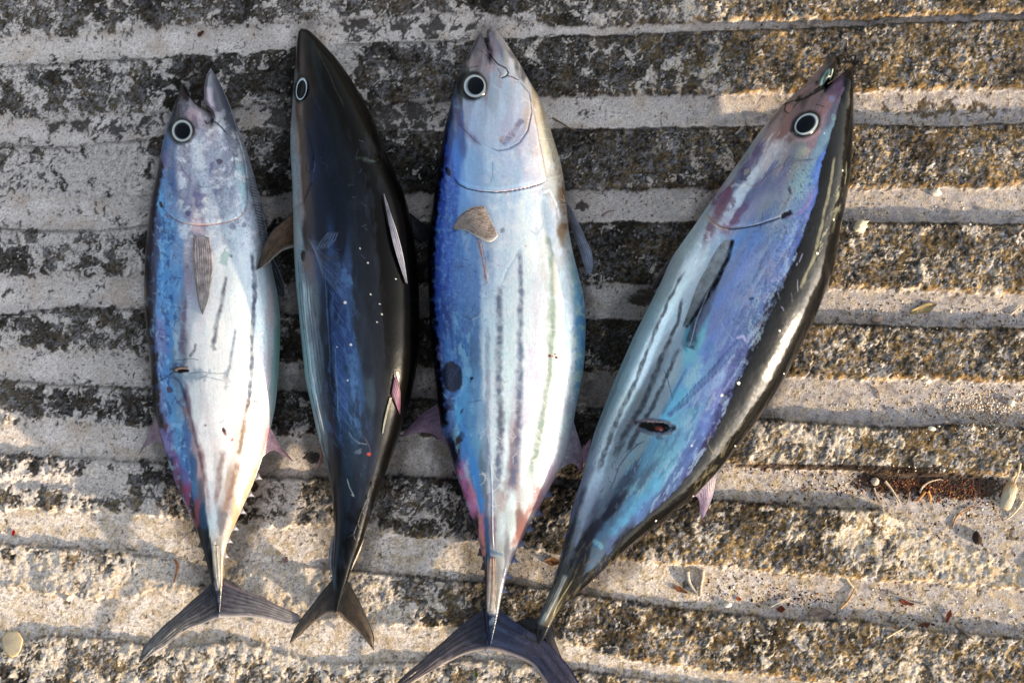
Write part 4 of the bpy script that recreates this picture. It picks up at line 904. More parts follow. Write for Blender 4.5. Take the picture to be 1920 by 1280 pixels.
    f.gill([(862,235),(875,248),(888,262),(905,275)], (105,85,120), 2.5, .6, -.3)
    f.stroke([(852,205),(862,228),(878,250),(900,272)], 11, (105,85,130), .55, .9, 6)
    f.blob(858,212,14,26,(80,60,110),.6,-15,.8,.7)
    f.stroke([(980,222),(968,242),(952,260),(938,272)], (8,14), (108,98,135), .8, .7, 5, .08)
    f.blob(940,260,6,5,(170,140,135),.7); f.stroke([(940,270),(950,250),(966,236)], 2, (220,215,230), .7, .6, 2)
    f.gill([(848,330),(858,345),(875,354),(900,359),(930,361),(960,358),(990,352),(1012,345),(1028,335)], (96,84,118), 3, .85, -1.2, 10, .3)
    f.gill([(920,358),(950,357),(985,351),(1010,344)], (205,150,150), 2, .6, .2)
    f.stroke([(992,172),(998,200),(1005,235),(1012,275),(1020,310),(1024,335)], 3, (180,165,165), .55, .7, 0, .1, -.4)
    f.stroke([(924,300),(923,330),(920,345)], 1.4, (100,105,150), .6, .6)
    f.blob(840,322,5,11,(14,20,70),.9,-25,.3,.25); f.blob(836,300,6,12,(50,50,110),.6,0,.6,.7)
    # slimed, sunlit throat: pale scrapes over brown
    f.mottle((150,120,82), .6, 10, .15, .5, 48, region=ss(1020,1040,X-(Y-300)*.1)*ss(130,200,Y)*ss(520,420,Y), sy=30)
    f.stroke([(1056,330),(1060,370),(1061,410),(1064,440)], (8,14), (110,84,56), .75, .7, 5)
    f.scratches(34, 985, 1060, 170, 430, (248,244,232), 49, (10, 34), 1.8, .55)
    f.scratches(30, 930, 1030, 160, 350, (236,232,244), 50, (10, 30), 1.5, .45)
    # belly fold shapes
    f.stroke([(1012,370),(1006,400),(1000,430),(990,455)], 5, (238,244,250), .7, .8, 1)
    f.blob(1025,410,14,42,(196,206,216),.85,-12,.5,.12); f.stroke([(1012,362),(1030,356),(1046,385),(1052,415)], 4, (246,244,238), .7, .7, 1, .1, .3)
    f.stroke([(992,430),(1005,440),(1018,425),(1022,395)], 3, (165,175,190), .6, .7, 1)
    f.stroke([(975,462),(965,485),(952,505),(944,525),(938,535)], 3, (188,196,214), .7, .7, 1, .1, -.3)
    f.stroke([(896,447),(903,475),(909,505),(914,534)], (5,3), (150,120,118), .9, .6, 1, .05, .4)
    f.stroke([(901,447),(908,480),(914,515)], 1.4, (60,60,90), .7, .6, 0)
    f.blob(942,432,5,6,(100,100,130),.75,30); f.blob(914,478,4,20,(70,110,180),.5,0,.7,.5); f.blob(948,362,2.5,3,(190,120,90),.8); f.blob(985,461,2.5,3.5,(200,150,120),.8)
    # long stripes
    f.stroke([(938,532),(935,560),(936,620),(935,700),(938,760),(938,820),(934,880),(928,930)], (10,14), (92,98,132), .92, .85, 4, .04, 0, 10)
    f.stroke([(975,462),(976,500),(977,560),(975,620),(975,700),(973,760),(970,820),(964,870),(955,930)], (7,14), (86,98,138), .9, .85, 3.5, .05, 0, 10)
    f.stroke([(1022,430),(1032,470),(1036,520),(1037,570),(1036,620),(1032,680),(1025,740),(1016,790),(1006,850),(990,910)], (9,14), (128,146,142), .92, .9, 3, .05)
    f.stroke([(972,740),(968,800),(962,850),(952,900),(944,950)], (8,14), (120,104,116), .6, .8, 5)
    f.stroke([(938,740),(940,800),(936,850)], 10, (106,104,120), .6, .8, 5)
    f.stroke([(912,590),(914,660),(914,720),(912,780),(915,840),(920,900),(922,960),(923,1010)], (7,10), (112,118,160), .65, .8, 4)
    f.stroke([(1046,450),(1040,500),(1042,560)], 7, (225,214,200), .6, .9, 1)
    f.stroke([(1048,540),(1052,620),(1048,700),(1040,780)], 12, (222,205,222), .4, 1, 3)
    f.stroke([(995,640),(993,720),(985,800)], 14, (228,212,235), .45, 1, 3)
    f.stroke([(1082,520),(1091,560),(1094,610),(1093,665),(1088,712),(1080,750)], 9, (72,120,178), .8, .8, 3)
    f.stroke([(1070,470),(1078,520),(1084,580)], 8, (150,196,226), .6, .9, 3)
    f.mottle((88,138,200), .6, 9, .1, .5, 51, region=ss(1062,1082,X)*ss(480,540,Y)*ss(860,700,Y), sy=16)
    f.mottle((196,222,205), .5, 24, -.1, .5, 52, region=ss(1030,1055,X)*ss(480,540,Y))
    f.scratches(60, 920, 1080, 480, 900, (250,252,254), 53, (8, 24), 1.2, .35)
    f.scratches(80, 840, 912, 420, 620, (52,62,122), 54, (4, 12), 1.4, .6)
    f.scratches(50, 835, 905, 640, 860, (50,80,140), 55, (6, 18), 1.3, .5)
    f.scratches(26, 925, 950, 480, 900, (84,88,110), 56, (5, 13), 1.2, .5, 0, .4)
    f.scratches(40, 905, 1010, 800, 960, (244,246,250), 57, (8, 26), 1.3, .5)
    # marks
    f.stroke([(905,578),(895,590),(882,598),(868,590),(855,598)], 3, (96,96,140), .7, .6, 3)
    f.stroke([(912,580),(900,592),(885,600)], 3, (190,200,225), .7, .6, 2)
    f.stroke([(855,600),(858,640),(857,680),(866,700),(869,720)], 3, (70,90,160), .6, .6, 1)
    f.stroke([(842,590),(846,630),(850,660)], 4, (56,70,140), .6, .7, 2)
    f.blob(848,706,21,32,(46,52,86),.96,-8,.16,.07); f.scratches(9, 835, 862, 685, 725, (80,92,140), 58, (10, 26), 1.1, .5, -1.0, .3)
    f.stroke([(829,735),(838,745),(850,747),(862,740),(866,720)], 2.4, (130,165,215), .7, .6, 1)
    f.blob(842,758,16,14,(25,25,45),.6,0,.7,.9)
    f.stroke([(862,755),(858,770),(866,790)], 10, (70,165,225), .6, .9, 4)
    f.blob(884,709,4,3,(20,22,34),.95,-30,.3,.1); f.stroke([(884,710),(882,716),(880,718)], 1.6, (20,22,34), .9); f.blob(866,770,2.5,8,(40,50,90),.8,25)
    f.stroke([(876,755),(892,752),(905,750)], 3.4, (60,66,110), .7, .6, 3)
    f.blob(862,822,7,17,(25,22,30),.9,20,.4,.35,-.4); f.blob(852,845,6,20,(40,30,60),.7,-15)
    f.stroke([(856,870),(870,905),(880,940),(893,975)], (12,14), (188,108,158), .7, .9, 4)
    f.stroke([(866,860),(880,900),(896,950),(904,990)], 5, (212,150,120), .4, .9, 4)
    f.stroke([(866,790),(876,830),(890,880),(900,930),(908,970)], (14,12), (52,140,225), .55, .9, 4)
    f.stroke([(900,988),(906,1020),(908,1045)], 7, (190,120,100), .7, .8, 2)
    f.stroke([(920,860),(923,920),(924,1000),(926,1035)], 2, (225,225,230), .8, .6, 0, .1, .35)
    f.stroke([(1000,940),(985,968),(970,1000),(958,1030)], (10,8), (130,78,74), .7, .8, 4)
    f.stroke([(1058,860),(1045,885),(1020,920),(998,960)], 8, (150,110,130), .5, .9, 4)
    f.stroke([(915,1030),(930,1035),(945,1040)], 6, (60,100,150), .7, .8, 3)
    f.stroke([(919,1048),(917,1080),(915,1130)], 6, (178,125,105), .7, .7, 1)
    f.stroke([(924,1040),(926,1090),(924,1140)], 22, (128,124,122), .7, .8)
    f.stroke([(920,1145),(918,1180),(918,1214)], 34, (30,42,84), .95, .5, 2, .14)
    f.stroke([(926,1045),(926,1090),(924,1140)], 4, (190,184,176), .8, .7, 0, .1, .4)
    f.stroke([(912,1030),(912,1080),(911,1130)], 3, (30,34,60), .8, .6)
    for x, y, s_ in ((1031,667,4),(1041,664,2.4),(1043,670,4),(1037,668,2)):
        f.blob(x,y,s_,s_*.8,(110,18,20),.97,20,.3,.1)
    f.blob(888,161,31,31,(150,155,165),.6,0,.5,.05); f.blob(885,161,31,32,(24,26,34),.95,0,.25,.04)
    eye(f, rt, 890,161.5,23.5,24.5,0,892,161,16.5,17.5, (186,196,200), (110,125,138), bulge=.003)
    f.finish(rt, [('lower_jaw', [(908,40),(940,45),(1000,150),(974,153),(962,145),(951,142),(955,132),(948,127),(934,121),(922,108),(915,90),(911,75),(908,60)], M_skin),
                  ('upper_jaw', [(880,50),(905,62),(910,76),(916,92),(923,108),(935,121),(949,128),(954,137),(947,145),(937,147),(920,128),(898,120),(876,128),(850,128)], M_skin),
                  ('gill_cover', [(862,235),(888,262),(917,276),(935,284),(955,280),(975,268),(990,245),(997,210),(1005,235),(1020,310),(1026,336),(1010,346),(985,352),(950,359),(930,361),(900,359),(875,354),(858,345),(846,328),(850,280)], M_skin)])
    fin(f, rt, 'pectoral_fin', [(908,386),(885,389),(865,402),(853,418),(849,430)], [(934,442),(919,454),(897,446),(873,432),(849,430)], (176,162,152), (150,138,130), (84,72,70), 15, follow=True, off=.0012, arch=.003, edge=(70,62,62), ecol=(190,186,184), mottle=.3, rayamp=.95, swept=True)
    fin(f, rt, 'pectoral_fin', [(1058,372),(1070,388),(1084,416),(1098,447),(1109,472),(1112,500),(1106,517)], [(1060,400),(1070,425),(1080,452),(1090,480),(1096,500),(1106,517)], (60,52,54), (150,162,185), (34,34,42), 5, zr=.034, zt=.022, edge=(130,142,165), arch=.003, label='dark far-side pectoral fin with pale blue-grey tip')
    fin(f, rt, 'dorsal_fin', [(820,757),(806,766),(790,777),(769,797),(750,821)], [(846,845),(826,824),(806,812),(786,811),(768,815),(750,821)], (105,85,112), (130,105,122), (72,55,80), 10, zr=.03, zt=.014, edge=(66,52,70))
    fin(f, rt, 'anal_fin', [(1074,785),(1082,812),(1092,846),(1094,868),(1088,890)], [(1050,880),(1062,872),(1074,868),(1082,874),(1088,890)], (196,200,215), (140,88,110), (150,130,155), 9, zr=.024, zt=.01)
    for x, y in ((850,890),(866,938),(880,972),(891,1005),(900,1035),(906,1062),(908,1088)): finlet(f, rt, x+1, y, -7, 6, 2, 9, (40,34,48))
    for x, y in ((1026,925),(1008,960),(992,990),(976,1018),(962,1048),(950,1078),(942,1105)): finlet(f, rt, x-1, y, 12, 6, -3, 9, (92,102,138))
    fin(f, rt, 'tail_fin', [(909,1138),(895,1150),(879,1161),(848,1186),(809,1221),(777,1250),(754,1272),(742,1290)], [(918,1219),(900,1219),(867,1228),(828,1247),(789,1270),(760,1286),(742,1290)], (30,40,62), (96,88,92), (10,12,26), 24, mottle=.4, rayamp=.85, tears=5, zr=.015, zt=.005, edge=(34,34,52), ecol=(160,150,145), label='left tail lobe')
    fin(f, rt, 'tail_fin', [(933,1136),(945,1150),(961,1161),(992,1182),(1023,1202),(1051,1230),(1075,1262),(1094,1312)], [(908,1219),(930,1220),(953,1226),(984,1238),(1004,1252),(1020,1276),(1040,1300),(1094,1312)], (36,52,84), (50,46,62), (10,14,34), 26, mottle=.4, rayamp=.85, tears=5, zr=.017, zt=.013, edge=(38,40,66), ecol=(150,140,140), label='right tail lobe lying over the tail of the next fish')
    fin(f, rt, 'tail_keel', [(919,1045),(916,1075),(914,1110),(913,1146)], [(928,1045),(930,1080),(930,1115),(925,1146)], (140,108,94), (160,154,148), (165,160,150), 2, follow=True, off=.0005, arch=.001)

# ================================================================== FISH FOUR (rightmost, slanting)
def fish_four():
    L = [(1562.5,102.5),(1556,108),(1550,114),(1525,142.5),(1500,167.5),(1475,189),(1450,214),(1425,246),(1400,283),(1375,317.5),(1353,349),(1325,389),(1306,417.5),(1281,452),(1262,480),(1255.5,492),(1238,532),(1217,574),(1192,623),(1171,669),(1150,718),(1126,780),(1114,811),(1104,846),(1091,897),(1075,944),(1063,995),(1051.5,1042),(1038,1089),(1024,1124),(1012.5,1151),(1004,1178),(1004,1190),(1008,1205)]
    R = [(1595,130),(1598,136),(1599.5,145),(1600.5,189),(1599,236),(1597,283),(1594,330),(1587.5,367.5),(1581,399),(1575,433),(1568,470),(1565,493),(1556,525),(1540,564),(1523,606),(1501.6,648),(1480.5,690),(1459,729),(1431,771),(1400,815),(1378,842),(1356,872),(1327,903),(1292,940),(1247,975),(1216,997),(1184,1022),(1149,1053),(1118,1081),(1087,1108),(1058,1132),(1042,1151),(1032,1172),(1022,1195),(1012,1207)]
    gl = [(1562.5,102.5),(1567,114),(1565.6,136),(1561,150),(1552,157)]
    gr = [(1595,130),(1578,139),(1564,151),(1552,158.5)]
    f = Fish(L, R, (1585,112), (1008,1207), .70, gl, gr, pw=2.1)
    rt = root('tuna', 'rightmost tuna, lying slanted with violet-blue flank, dark back and an oval wound', 'fish', (*P(1330,640,0), 0), 'tuna laid side by side on the concrete')
    f.base([
     (120,1555,90,80,80,1563,60,50,40,1592,40,30,35),
     (150,1525,120,100,100,1545,90,80,80,1555,60,80,85,1575,110,85,110,1590,60,45,60,1597,20,18,14),
     (180,1490,130,120,115,1510,90,70,70,1530,140,110,110,1555,135,105,120,1575,100,85,120,1588,24,22,16,1598,20,18,12),
     (210,1455,120,105,105,1475,130,105,100,1490,130,100,100,1540,140,110,120,1565,90,90,130,1580,22,20,14,1598,25,22,14),
     (250,1425,140,140,145,1445,150,130,130,1465,130,95,90,1490,170,145,140,1530,150,125,145,1550,110,140,180,1568,20,20,20,1590,18,17,8),
     (290,1400,130,135,145,1420,130,120,150,1445,180,175,180,1470,160,155,160,1500,150,160,165,1530,120,150,190,1550,55,105,220,1567,14,14,14,1592,22,20,10),
     (330,1370,150,155,165,1390,110,110,150,1410,180,185,200,1440,120,120,160,1470,140,135,170,1500,130,150,180,1530,75,115,220,1545,30,25,30,1560,14,14,10,1590,22,20,10),
     (370,1345,130,120,140,1360,110,70,100,1380,170,180,200,1405,110,110,150,1440,145,150,175,1475,150,160,190,1510,105,125,200,1525,55,85,200,1540,10,10,8,1560,30,32,26,1582,30,26,12),
     (410,1315,150,160,175,1340,110,90,110,1370,130,100,130,1400,140,140,175,1440,110,130,190,1480,105,135,200,1508,75,98,212,1525,10,10,8,1560,26,26,20,1575,28,25,12),
     (450,1290,150,170,180,1310,150,165,185,1350,140,155,180,1385,105,135,200,1420,105,135,215,1470,85,115,212,1495,55,75,190,1510,10,10,8,1545,15,15,8,1568,24,22,10),
     (500,1265,130,140,150,1290,160,170,185,1310,160,170,180,1370,125,135,185,1400,125,140,215,1440,105,120,202,1470,75,95,190,1490,26,26,44,1505,8,8,8,1535,15,14,8,1556,30,28,14),
     (550,1245,130,145,155,1270,165,180,190,1290,150,160,175,1330,110,120,160,1360,115,130,200,1400,115,135,212,1435,85,105,192,1460,34,36,56,1490,18,18,16,1515,12,12,8,1538,30,28,15),
     (600,1218,130,150,165,1245,175,190,205,1265,150,165,180,1310,90,100,125,1340,115,125,188,1380,105,125,212,1410,75,105,182,1435,40,40,68,1460,38,40,46,1480,40,40,34,1500,25,24,12,1520,35,32,20),
     (650,1195,140,160,175,1220,175,190,205,1245,140,150,165,1270,130,145,165,1300,125,185,212,1335,105,125,212,1365,90,105,202,1395,75,75,162,1415,36,36,54,1445,46,46,46,1470,50,48,36,1490,25,22,10),
     (700,1168,130,150,165,1200,175,190,205,1225,110,120,135,1260,150,165,180,1290,105,150,212,1320,105,145,222,1350,115,125,212,1375,85,85,182,1395,26,26,40,1430,42,42,42,1455,60,58,46,1475,30,26,12),
     (750,1145,120,140,155,1175,165,180,190,1200,100,110,120,1235,130,145,160,1270,95,170,222,1310,105,135,222,1340,105,105,200,1360,56,46,120,1385,28,30,34,1415,70,68,56,1440,45,40,28),
     (800,1125,120,135,150,1150,150,165,180,1170,100,110,125,1200,110,125,140,1290,80,150,218,1320,72,95,202,1345,56,46,130,1365,30,28,28,1385,62,60,48,1405,40,36,20),
     (850,1108,120,135,155,1130,150,165,185,1155,110,125,140,1190,120,140,155,1225,75,130,180,1260,80,160,214,1295,62,85,182,1320,50,40,112,1345,45,42,34,1365,35,30,18),
     (900,1095,110,120,145,1115,140,155,180,1145,120,130,150,1175,70,80,110,1205,75,108,150,1235,70,150,214,1265,54,85,165,1290,48,38,102,1310,46,46,42,1325,30,28,15),
     (950,1078,90,95,120,1100,130,140,165,1125,90,95,120,1150,56,56,88,1180,62,138,204,1205,62,106,194,1235,56,56,132,1260,42,38,60,1280,30,28,30),
     (1000,1065,60,65,85,1085,110,115,140,1105,60,60,85,1130,62,106,160,1155,75,85,150,1180,56,52,90,1205,40,38,50),
     (1040,1056,60,65,80,1075,90,95,115,1095,60,60,80,1120,80,105,150,1145,50,50,70,1160,40,38,45),
     (1080,1043,60,65,75,1060,90,90,90,1080,70,65,60,1105,40,35,35),
     (1120,1028,80,80,80,1042,150,150,140,1052,90,80,50,1065,60,50,25),
     (1155,1013,70,80,100,1025,160,160,150,1035,110,95,60),(1190,1008,40,46,66,1018,40,44,60)], seed=61, ln=12)
    X, Y = f.PX, f.PY
    bnd = [(1594,133),(1586,155),(1575,190),(1566,225),(1557,255),(1550,280),(1540,305),(1536,330),(1534,355),(1528,380),(1518,405),(1508,430),(1500,460),(1490,490),(1478,520),(1468,545),(1448,580),(1436,610),(1424,640),(1408,672),(1392,705),(1376,735),(1362,765),(1346,800),(1330,830),(1312,860),(1292,890),(1270,915),(1240,945),(1205,975),(1170,1003)]
    # black back beyond the boundary: crisp, slightly ragged edge
    def back_mask():
        p = np.array(bnd, float); s = (p-f.p0)@f.d; n = (p-f.p0)@f.nv
        lim = np.interp(f.vs, s, n)+fbm(f.PX, f.PY, 10, 3, 71)*2.2
        return ss(-1.5, 2.0, f.vn-lim), f.vn-lim
    bm, bd = back_mask()
    blue = (1-bm)*ss(-70, -15, bd)*ss(280, 360, f.vs)*ss(900, 800, f.vs)
    f.mottle((84,106,190), .45, 14, .1, .5, 73, region=(1-bm)*ss(-30,-5,bd)*ss(150,250,f.vs), sy=40)
    f.mottle((150,172,222), .25, 12, .15, .6, 74, region=blue, sy=22)
    f.mottle((150,140,180), .4, 22, .1, .5, 76, region=(1-bm)*ss(-110,-40,bd)*ss(200,300,f.vs)*ss(600,450,f.vs), sy=40)
    dkc = A(11,11,8); nz = ss(-.3, .6, fbm(f.vn, f.vs, 14, 4, 77, sy=90))
    dk = A(9,9,7)*(1-nz[:, None])+A(30,27,15)*nz[:, None]
    slate = ss(400, 480, f.vs)*ss(26, 12, bd)*ss(-2, 4, bd)*ss(960, 700, f.vs)
    dk = mix(dk, A(40,43,54), slate*.55)
    lf = ss(-60, -130, bd)*ss(250, 420, f.vs); f.C = f.C*(1+.38*lf)[:, None]
    vz = ss(-95, -50, bd); lum = f.C.mean(1, keepdims=True); f.C = (f.C*(1-.1*vz[:, None])+lum*.1*vz[:, None])*(1-.18*vz[:, None])
    f.mottle((56,70,120), .45, 12, .05, .5, 93, region=vz*(1-bm)*ss(250, 330, f.vs)*ss(1000, 880, f.vs), sy=46); f.mottle((150,170,205), .4, 10, .15, .5, 94, region=vz*(1-bm)*ss(250, 330, f.vs)*ss(1000, 880, f.vs), sy=50)
    f.C = f.C*(1-bm[:, None])+dk*bm[:, None]
    # dried film marks on the back
    f.mottle((128,130,110), .8, 5, .1, .45, 78, region=np.exp(-((bd-42+ (f.vs-250)*.03)/9)**2)*ss(170,200,f.vs)*ss(400,320,f.vs), sy=26)
    f.stroke([(1566,290),(1560,330),(1552,370),(1545,400),(1537,440),(1524,490),(1510,520),(1498,545)], (4,5), (128,128,108), .7, .6, 2.5, .05)
    f.stroke([(1588,300),(1586,330),(1583,350)], 3, (110,112,98), .7, .6, 2)
    f.stroke([(1590,170),(1588,200)], 7, (84,76,62), .6, .8, 3)
    f.stroke([(1568,390),(1564,420),(1560,440)], 5, (90,92,80), .6, .7, 4)
    f.mottle((120,116,90), .5, 6, .1, .5, 79, region=np.exp(-((bd-26)/16)**2)*ss(640,700,f.vs)*ss(880,820,f.vs), sy=30)
    f.stroke([(1334,806),(1326,830),(1338,850),(1348,835)], 3, (120,116,95), .6, .6, 3); f.blob(1342,826,8,14,(16,14,8),.9,-20)
    f.stroke([(1345,868),(1325,890),(1300,905)], 6, (118,114,92), .5, .8, 4)
    for x, y, s_ in ((1354,741,3.2),(1385,718,3),(1462,620,1.6),(1533,475,2.2),(1297,835,2),(1563,412,1.6),(1271,606,1.8),(1379,836,1.5),(1230,976,1.6),(1300,930,1.3),(1580,320,1.4),(1546,250,1.2),(1470,700,1.2),(1420,650,1)):
        f.blob(x,y,s_*1.2,s_,(246,246,236),.95,-30,.4,.1)
    f.scratches(60, 1380, 1590, 200, 820, (70,68,56), 91, (8, 34), 1.6, .55, 2.05, .15)
    f.scratches(40, 1400, 1590, 200, 780, (6,6,5), 92, (10, 40), 2.2, .6, 2.05, .15)
    # head
    f.stroke([(1559,152),(1545,161),(1526,173),(1506,183),(1490,190)], (8,4), (16,14,12), .95, .5, 0, .04, -.8)
    f.stroke([(1563,118),(1562,135),(1557,150)], 6, (40,40,36), .8, .7)
    f.blob(1547,145,6,22,(110,140,145),.9,28,.4,.06); f.blob(1548,145,3,15,(52,60,58),.8,28,.4,.06)
    f.stroke([(1562,128),(1560,140),(1556,150)], 2.5, (185,200,190), .8, .6)
    f.stroke([(1536,150),(1520,167),(1505,178),(1492,186)], 5, (30,26,24), .8, .7)
    f.stroke([(1552,116),(1530,140),(1505,166),(1480,188)], 9, (140,118,116), .7, .8, 2)
    f.stroke([(1512,180),(1500,189),(1490,198),(1482,210)], 2.4, (66,48,50), .85, .6, 0, .1, -.4)
    f.blob(1480,203,9,9,(160,120,112),.8,0,.5,.1,.3); f.stroke([(1498,187),(1484,190),(1473,196),(1471,208),(1480,214)], 2.4, (50,38,40), .85, .5, 0, .05, -.4)
    f.stroke([(1478,190),(1462,202),(1450,212)], 2.4, (60,52,52), .8, .6)
    f.stroke([(1528,195),(1538,198),(1547,201)], 1.8, (50,36,42), .8, .6)
    f.blob(1570,165,12,20,(122,88,120),.6,35); f.blob(1560,185,8,8,(120,130,200),.4); f.blob(1563,220,5,8,(110,140,150),.6)
    f.blob(1515,170,22,10,(158,128,128),.5,-35); f.blob(1470,240,14,40,(150,105,98),.5,35,.8,.5); f.blob(1480,262,10,12,(96,66,62),.6,30,.7,.4)
    f.blob(1487,243,5,10,(50,40,40),.7,50,.5,.2)
    f.stroke([(1490,262),(1510,262),(1528,252),(1540,240)], 9, (196,168,172), .5, .9, 1)
    f.blob(1508,285,17,11,(170,172,160),.7,0,.7,.4); f.blob(1460,285,14,40,(200,192,190),.45,35,.8,.5)
    f.scratches(40, 1425, 1480, 250, 330, (215,210,212), 63, (10, 26), 1.3, .5, 2.1, .12)
    f.stroke([(1462,330),(1470,312),(1490,304),(1520,300),(1545,290)], 3, (110,95,125), .6, .7, 3)
    f.stroke([(1428,262),(1420,285),(1408,300),(1395,318),(1385,332)], (9,13), (112,98,140), .75, .6, 6)
    f.blob(1418,285,9,14,(100,82,118),.7,30,.4,.4); f.blob(1396,325,12,16,(84,80,110),.8,20,.4,.6); f.blob(1400,322,5,8,(150,140,140),.8,30,.4,.5)
    f.stroke([(1402,345),(1412,350),(1424,346),(1436,332),(1452,318),(1470,308)], 2.4, (150,120,118), .6, .6, 1, .1, -.4)
    f.stroke([(1368,352),(1378,346),(1392,350),(1400,346)], 4, (200,206,216), .7, .7, 2)
    f.blob(1358,378,22,26,(112,82,112),.75,30,.5,.5); f.blob(1348,392,12,14,(128,90,112),.5,30)
    f.blob(1386,398,10,34,(112,84,126),.75,35,.5,.4); f.blob(1379,412,10,10,(128,90,120),.55,20)
    f.stroke([(1396,360),(1388,380),(1376,395),(1364,412),(1358,420)], (6,8), (186,200,216), .85, .6, 3, .06)
    f.blob(1450,345,40,16,(120,116,160),.5,-40,.8,.6); f.blob(1440,380,28,22,(152,156,172),.6,-30,.7,.5)
    f.blob(1500,345,22,40,(135,165,185),.6,15,.7,.6)
    f.mottle((60,80,100), .8, 5, .22, .5, 80, region=f.region(1500,345,30,55)+f.region(1480,430,50,20), octv=3)
    f.blob(1481,357,4,11,(55,66,80),.85,-15,.4,.3); f.blob(1474,402,14,7,(30,26,40),.9,-30,.4,.35,-.4)
    f.gill([(1326,402),(1336,415),(1352,425),(1372,430),(1396,427),(1420,422),(1448,413),(1470,405)], (62,62,104), 3, .85, -1.2, 11, .3)
    f.gill([(1324,402),(1338,418),(1355,428),(1368,431)], (190,165,145), 6, .6, .2)
    f.stroke([(1470,410),(1490,404),(1505,395),(1518,380),(1526,360)], 4, (150,110,190), .5, .8, 3)
    f.stroke([(1290,450),(1305,425),(1322,408)], 10, (172,184,196), .6, .9, 3)
    f.mottle((200,212,222), .6, 14, .05, .5, 81, region=f.region(1320,460,50,50), sy=14)
    # flank
    r = random.Random(12)
    for k in range(150):
        t = r.random(); y = 400+t*210; xb = np.interp(y, [400,610], [1515,1425]); x = xb-r.uniform(4, 95)
        f.stroke([(x,y),(x+8,y-2.2)], 1.2, (70,90,170) if r.random() < .6 else (130,152,215), .35, .7)
    f.scratches(44, 1330, 1500, 410, 620, (170,170,215), 64, (10, 30), 1.3, .4)
    f.scratches(16, 1375, 1440, 430, 600, (120,110,150), 65, (8, 16), 1.5, .5)
    f.blob(1410,560,8,4,(30,45,110),.8,-20); f.stroke([(1356,492),(1338,535),(1318,580),(1301,620),(1289,655)], (7,26), (58,74,102), .92, .7, 2, .03); f.stroke([(1292,612),(1284,634),(1283,652),(1290,662)], 5, (70,150,185), .8, .8, 1)
    f.stroke([(1375,447),(1367,480),(1347,524),(1322,563),(1300,596),(1284,616)], (6,5), (14,18,26), .95, .6, 1, .03, -.4)
    f.C *= (1+.13*np.sin(2*np.pi*(f.vs+.3*f.vn)/6.6+fbm(f.vn, f.vs, 30, 3, 88)*7)*blue*ss(700, 600, f.vs))[:, None]
    f.blob(1296,706,16,34,(176,212,232),.65,32,.6,.4); f.blob(1345,715,10,40,(150,180,232),.4,38,.8,.4)
    f.stroke([(1334,530),(1322,560),(1306,600),(1296,640),(1288,658)], 2.5, (185,185,200), .7, .6, 1)
    f.stroke([(1340,540),(1328,570),(1316,600),(1306,630)], 8, (140,136,178), .5, .8, 4)
    f.blob(1306,678,14,20,(150,200,222),.55,30,.7,.35); f.blob(1330,650,8,14,(88,130,190),.6,25)
    f.stroke([(1395,636),(1385,644),(1368,664),(1348,688),(1330,708),(1312,724),(1300,738),(1286,754),(1268,768),(1250,782)], (10,7), (88,104,168), .85, .7, 1.5, .04, .2)
    f.stroke([(1388,634),(1378,642),(1360,662),(1340,685),(1324,704),(1306,720),(1292,736),(1262,768)], 2.4, (52,72,140), .8, .5, 0, .05)
    f.stroke([(1397,640),(1386,650),(1368,670),(1348,693),(1330,712),(1312,729),(1298,743),(1284,758),(1266,772)], 2, (56,62,120), .7, .5, 0, .05)
    f.stroke([(1380,634),(1394,630),(1398,640)], 4, (170,160,215), .7, .6)
    f.stroke([(1244,690),(1252,712),(1258,735),(1262,752)], 1.4, (60,60,70), .7, .6)
    f.stroke([(1215,822),(1195,834),(1176,852),(1160,875),(1152,900),(1140,925)], (3,2), (48,62,98), .8, .6, 1)
    f.stroke([(1330,560),(1345,590),(1360,620),(1378,640)], 1.6, (150,160,200), .6, .6)
    f.mottle((120,200,222), .25, 26, .0, .5, 82, region=np.exp(-((bd+62)/22)**2)*ss(600,700,f.vs)*ss(1000,920,f.vs), sy=60)
    f.mottle((62,44,130), .35, 12, -.1, .5, 83, region=ss(-26,-6,bd)*(1-bm)*ss(560,660,f.vs)*ss(960,860,f.vs), sy=30)
    for k in range(60):
        y = r.uniform(560, 840); i = np.interp(y, [b[1] for b in bnd], [b[0] for b in bnd]); f.blob(i-r.uniform(-1, 10), y, 1.5, 2, (30,30,80), .7, 0, .5, .1)
    # belly stripes
    def st(p, w, a=.88, c=(56,60,74)): f.stroke(p, w, c, a, .75, 4, .05, 0, 8)
    st([(1287,505),(1273,525),(1255,562),(1238,599),(1213,658),(1189,722),(1167,764),(1150,805),(1132,850),(1120,890)], (4,9), .8)
    st([(1282,553),(1269,606),(1238,676),(1206,757),(1171,817),(1150,860)], (5,12), .85)
    st([(1273,650),(1254,697),(1226,757),(1200,800),(1176,850)], (6,10), .85)
    st([(1290,690),(1265,735),(1240,780)], (4,6), .5)
    st([(1185,660),(1165,700),(1142,755),(1124,800),(1108,850)], (3,5), .5, (90,100,115))
    f.scratches(46, 1110, 1200, 820, 930, (56,62,80), 66, (4, 12), 2, .6, 1.9, .7)
    f.stroke([(1255,500),(1230,555),(1200,615),(1172,680),(1148,740),(1125,800)], (4,6), (120,140,150), .6, .8, 1)
    f.stroke([(1098,905),(1084,950),(1072,1000),(1060,1045)], 7, (50,54,74), .7, .8, 3)
    f.stroke([(1118,900),(1104,950),(1090,990),(1076,1030)], (9,5), (148,156,184), .7, .8, 3)
    f.stroke([(1100,990),(1085,1025),(1070,1055),(1055,1080)], (10,8), (34,36,50), .75, .8, 4)
    f.stroke([(1150,900),(1135,940),(1118,975)], 9, (96,100,122), .5, .9, 5)
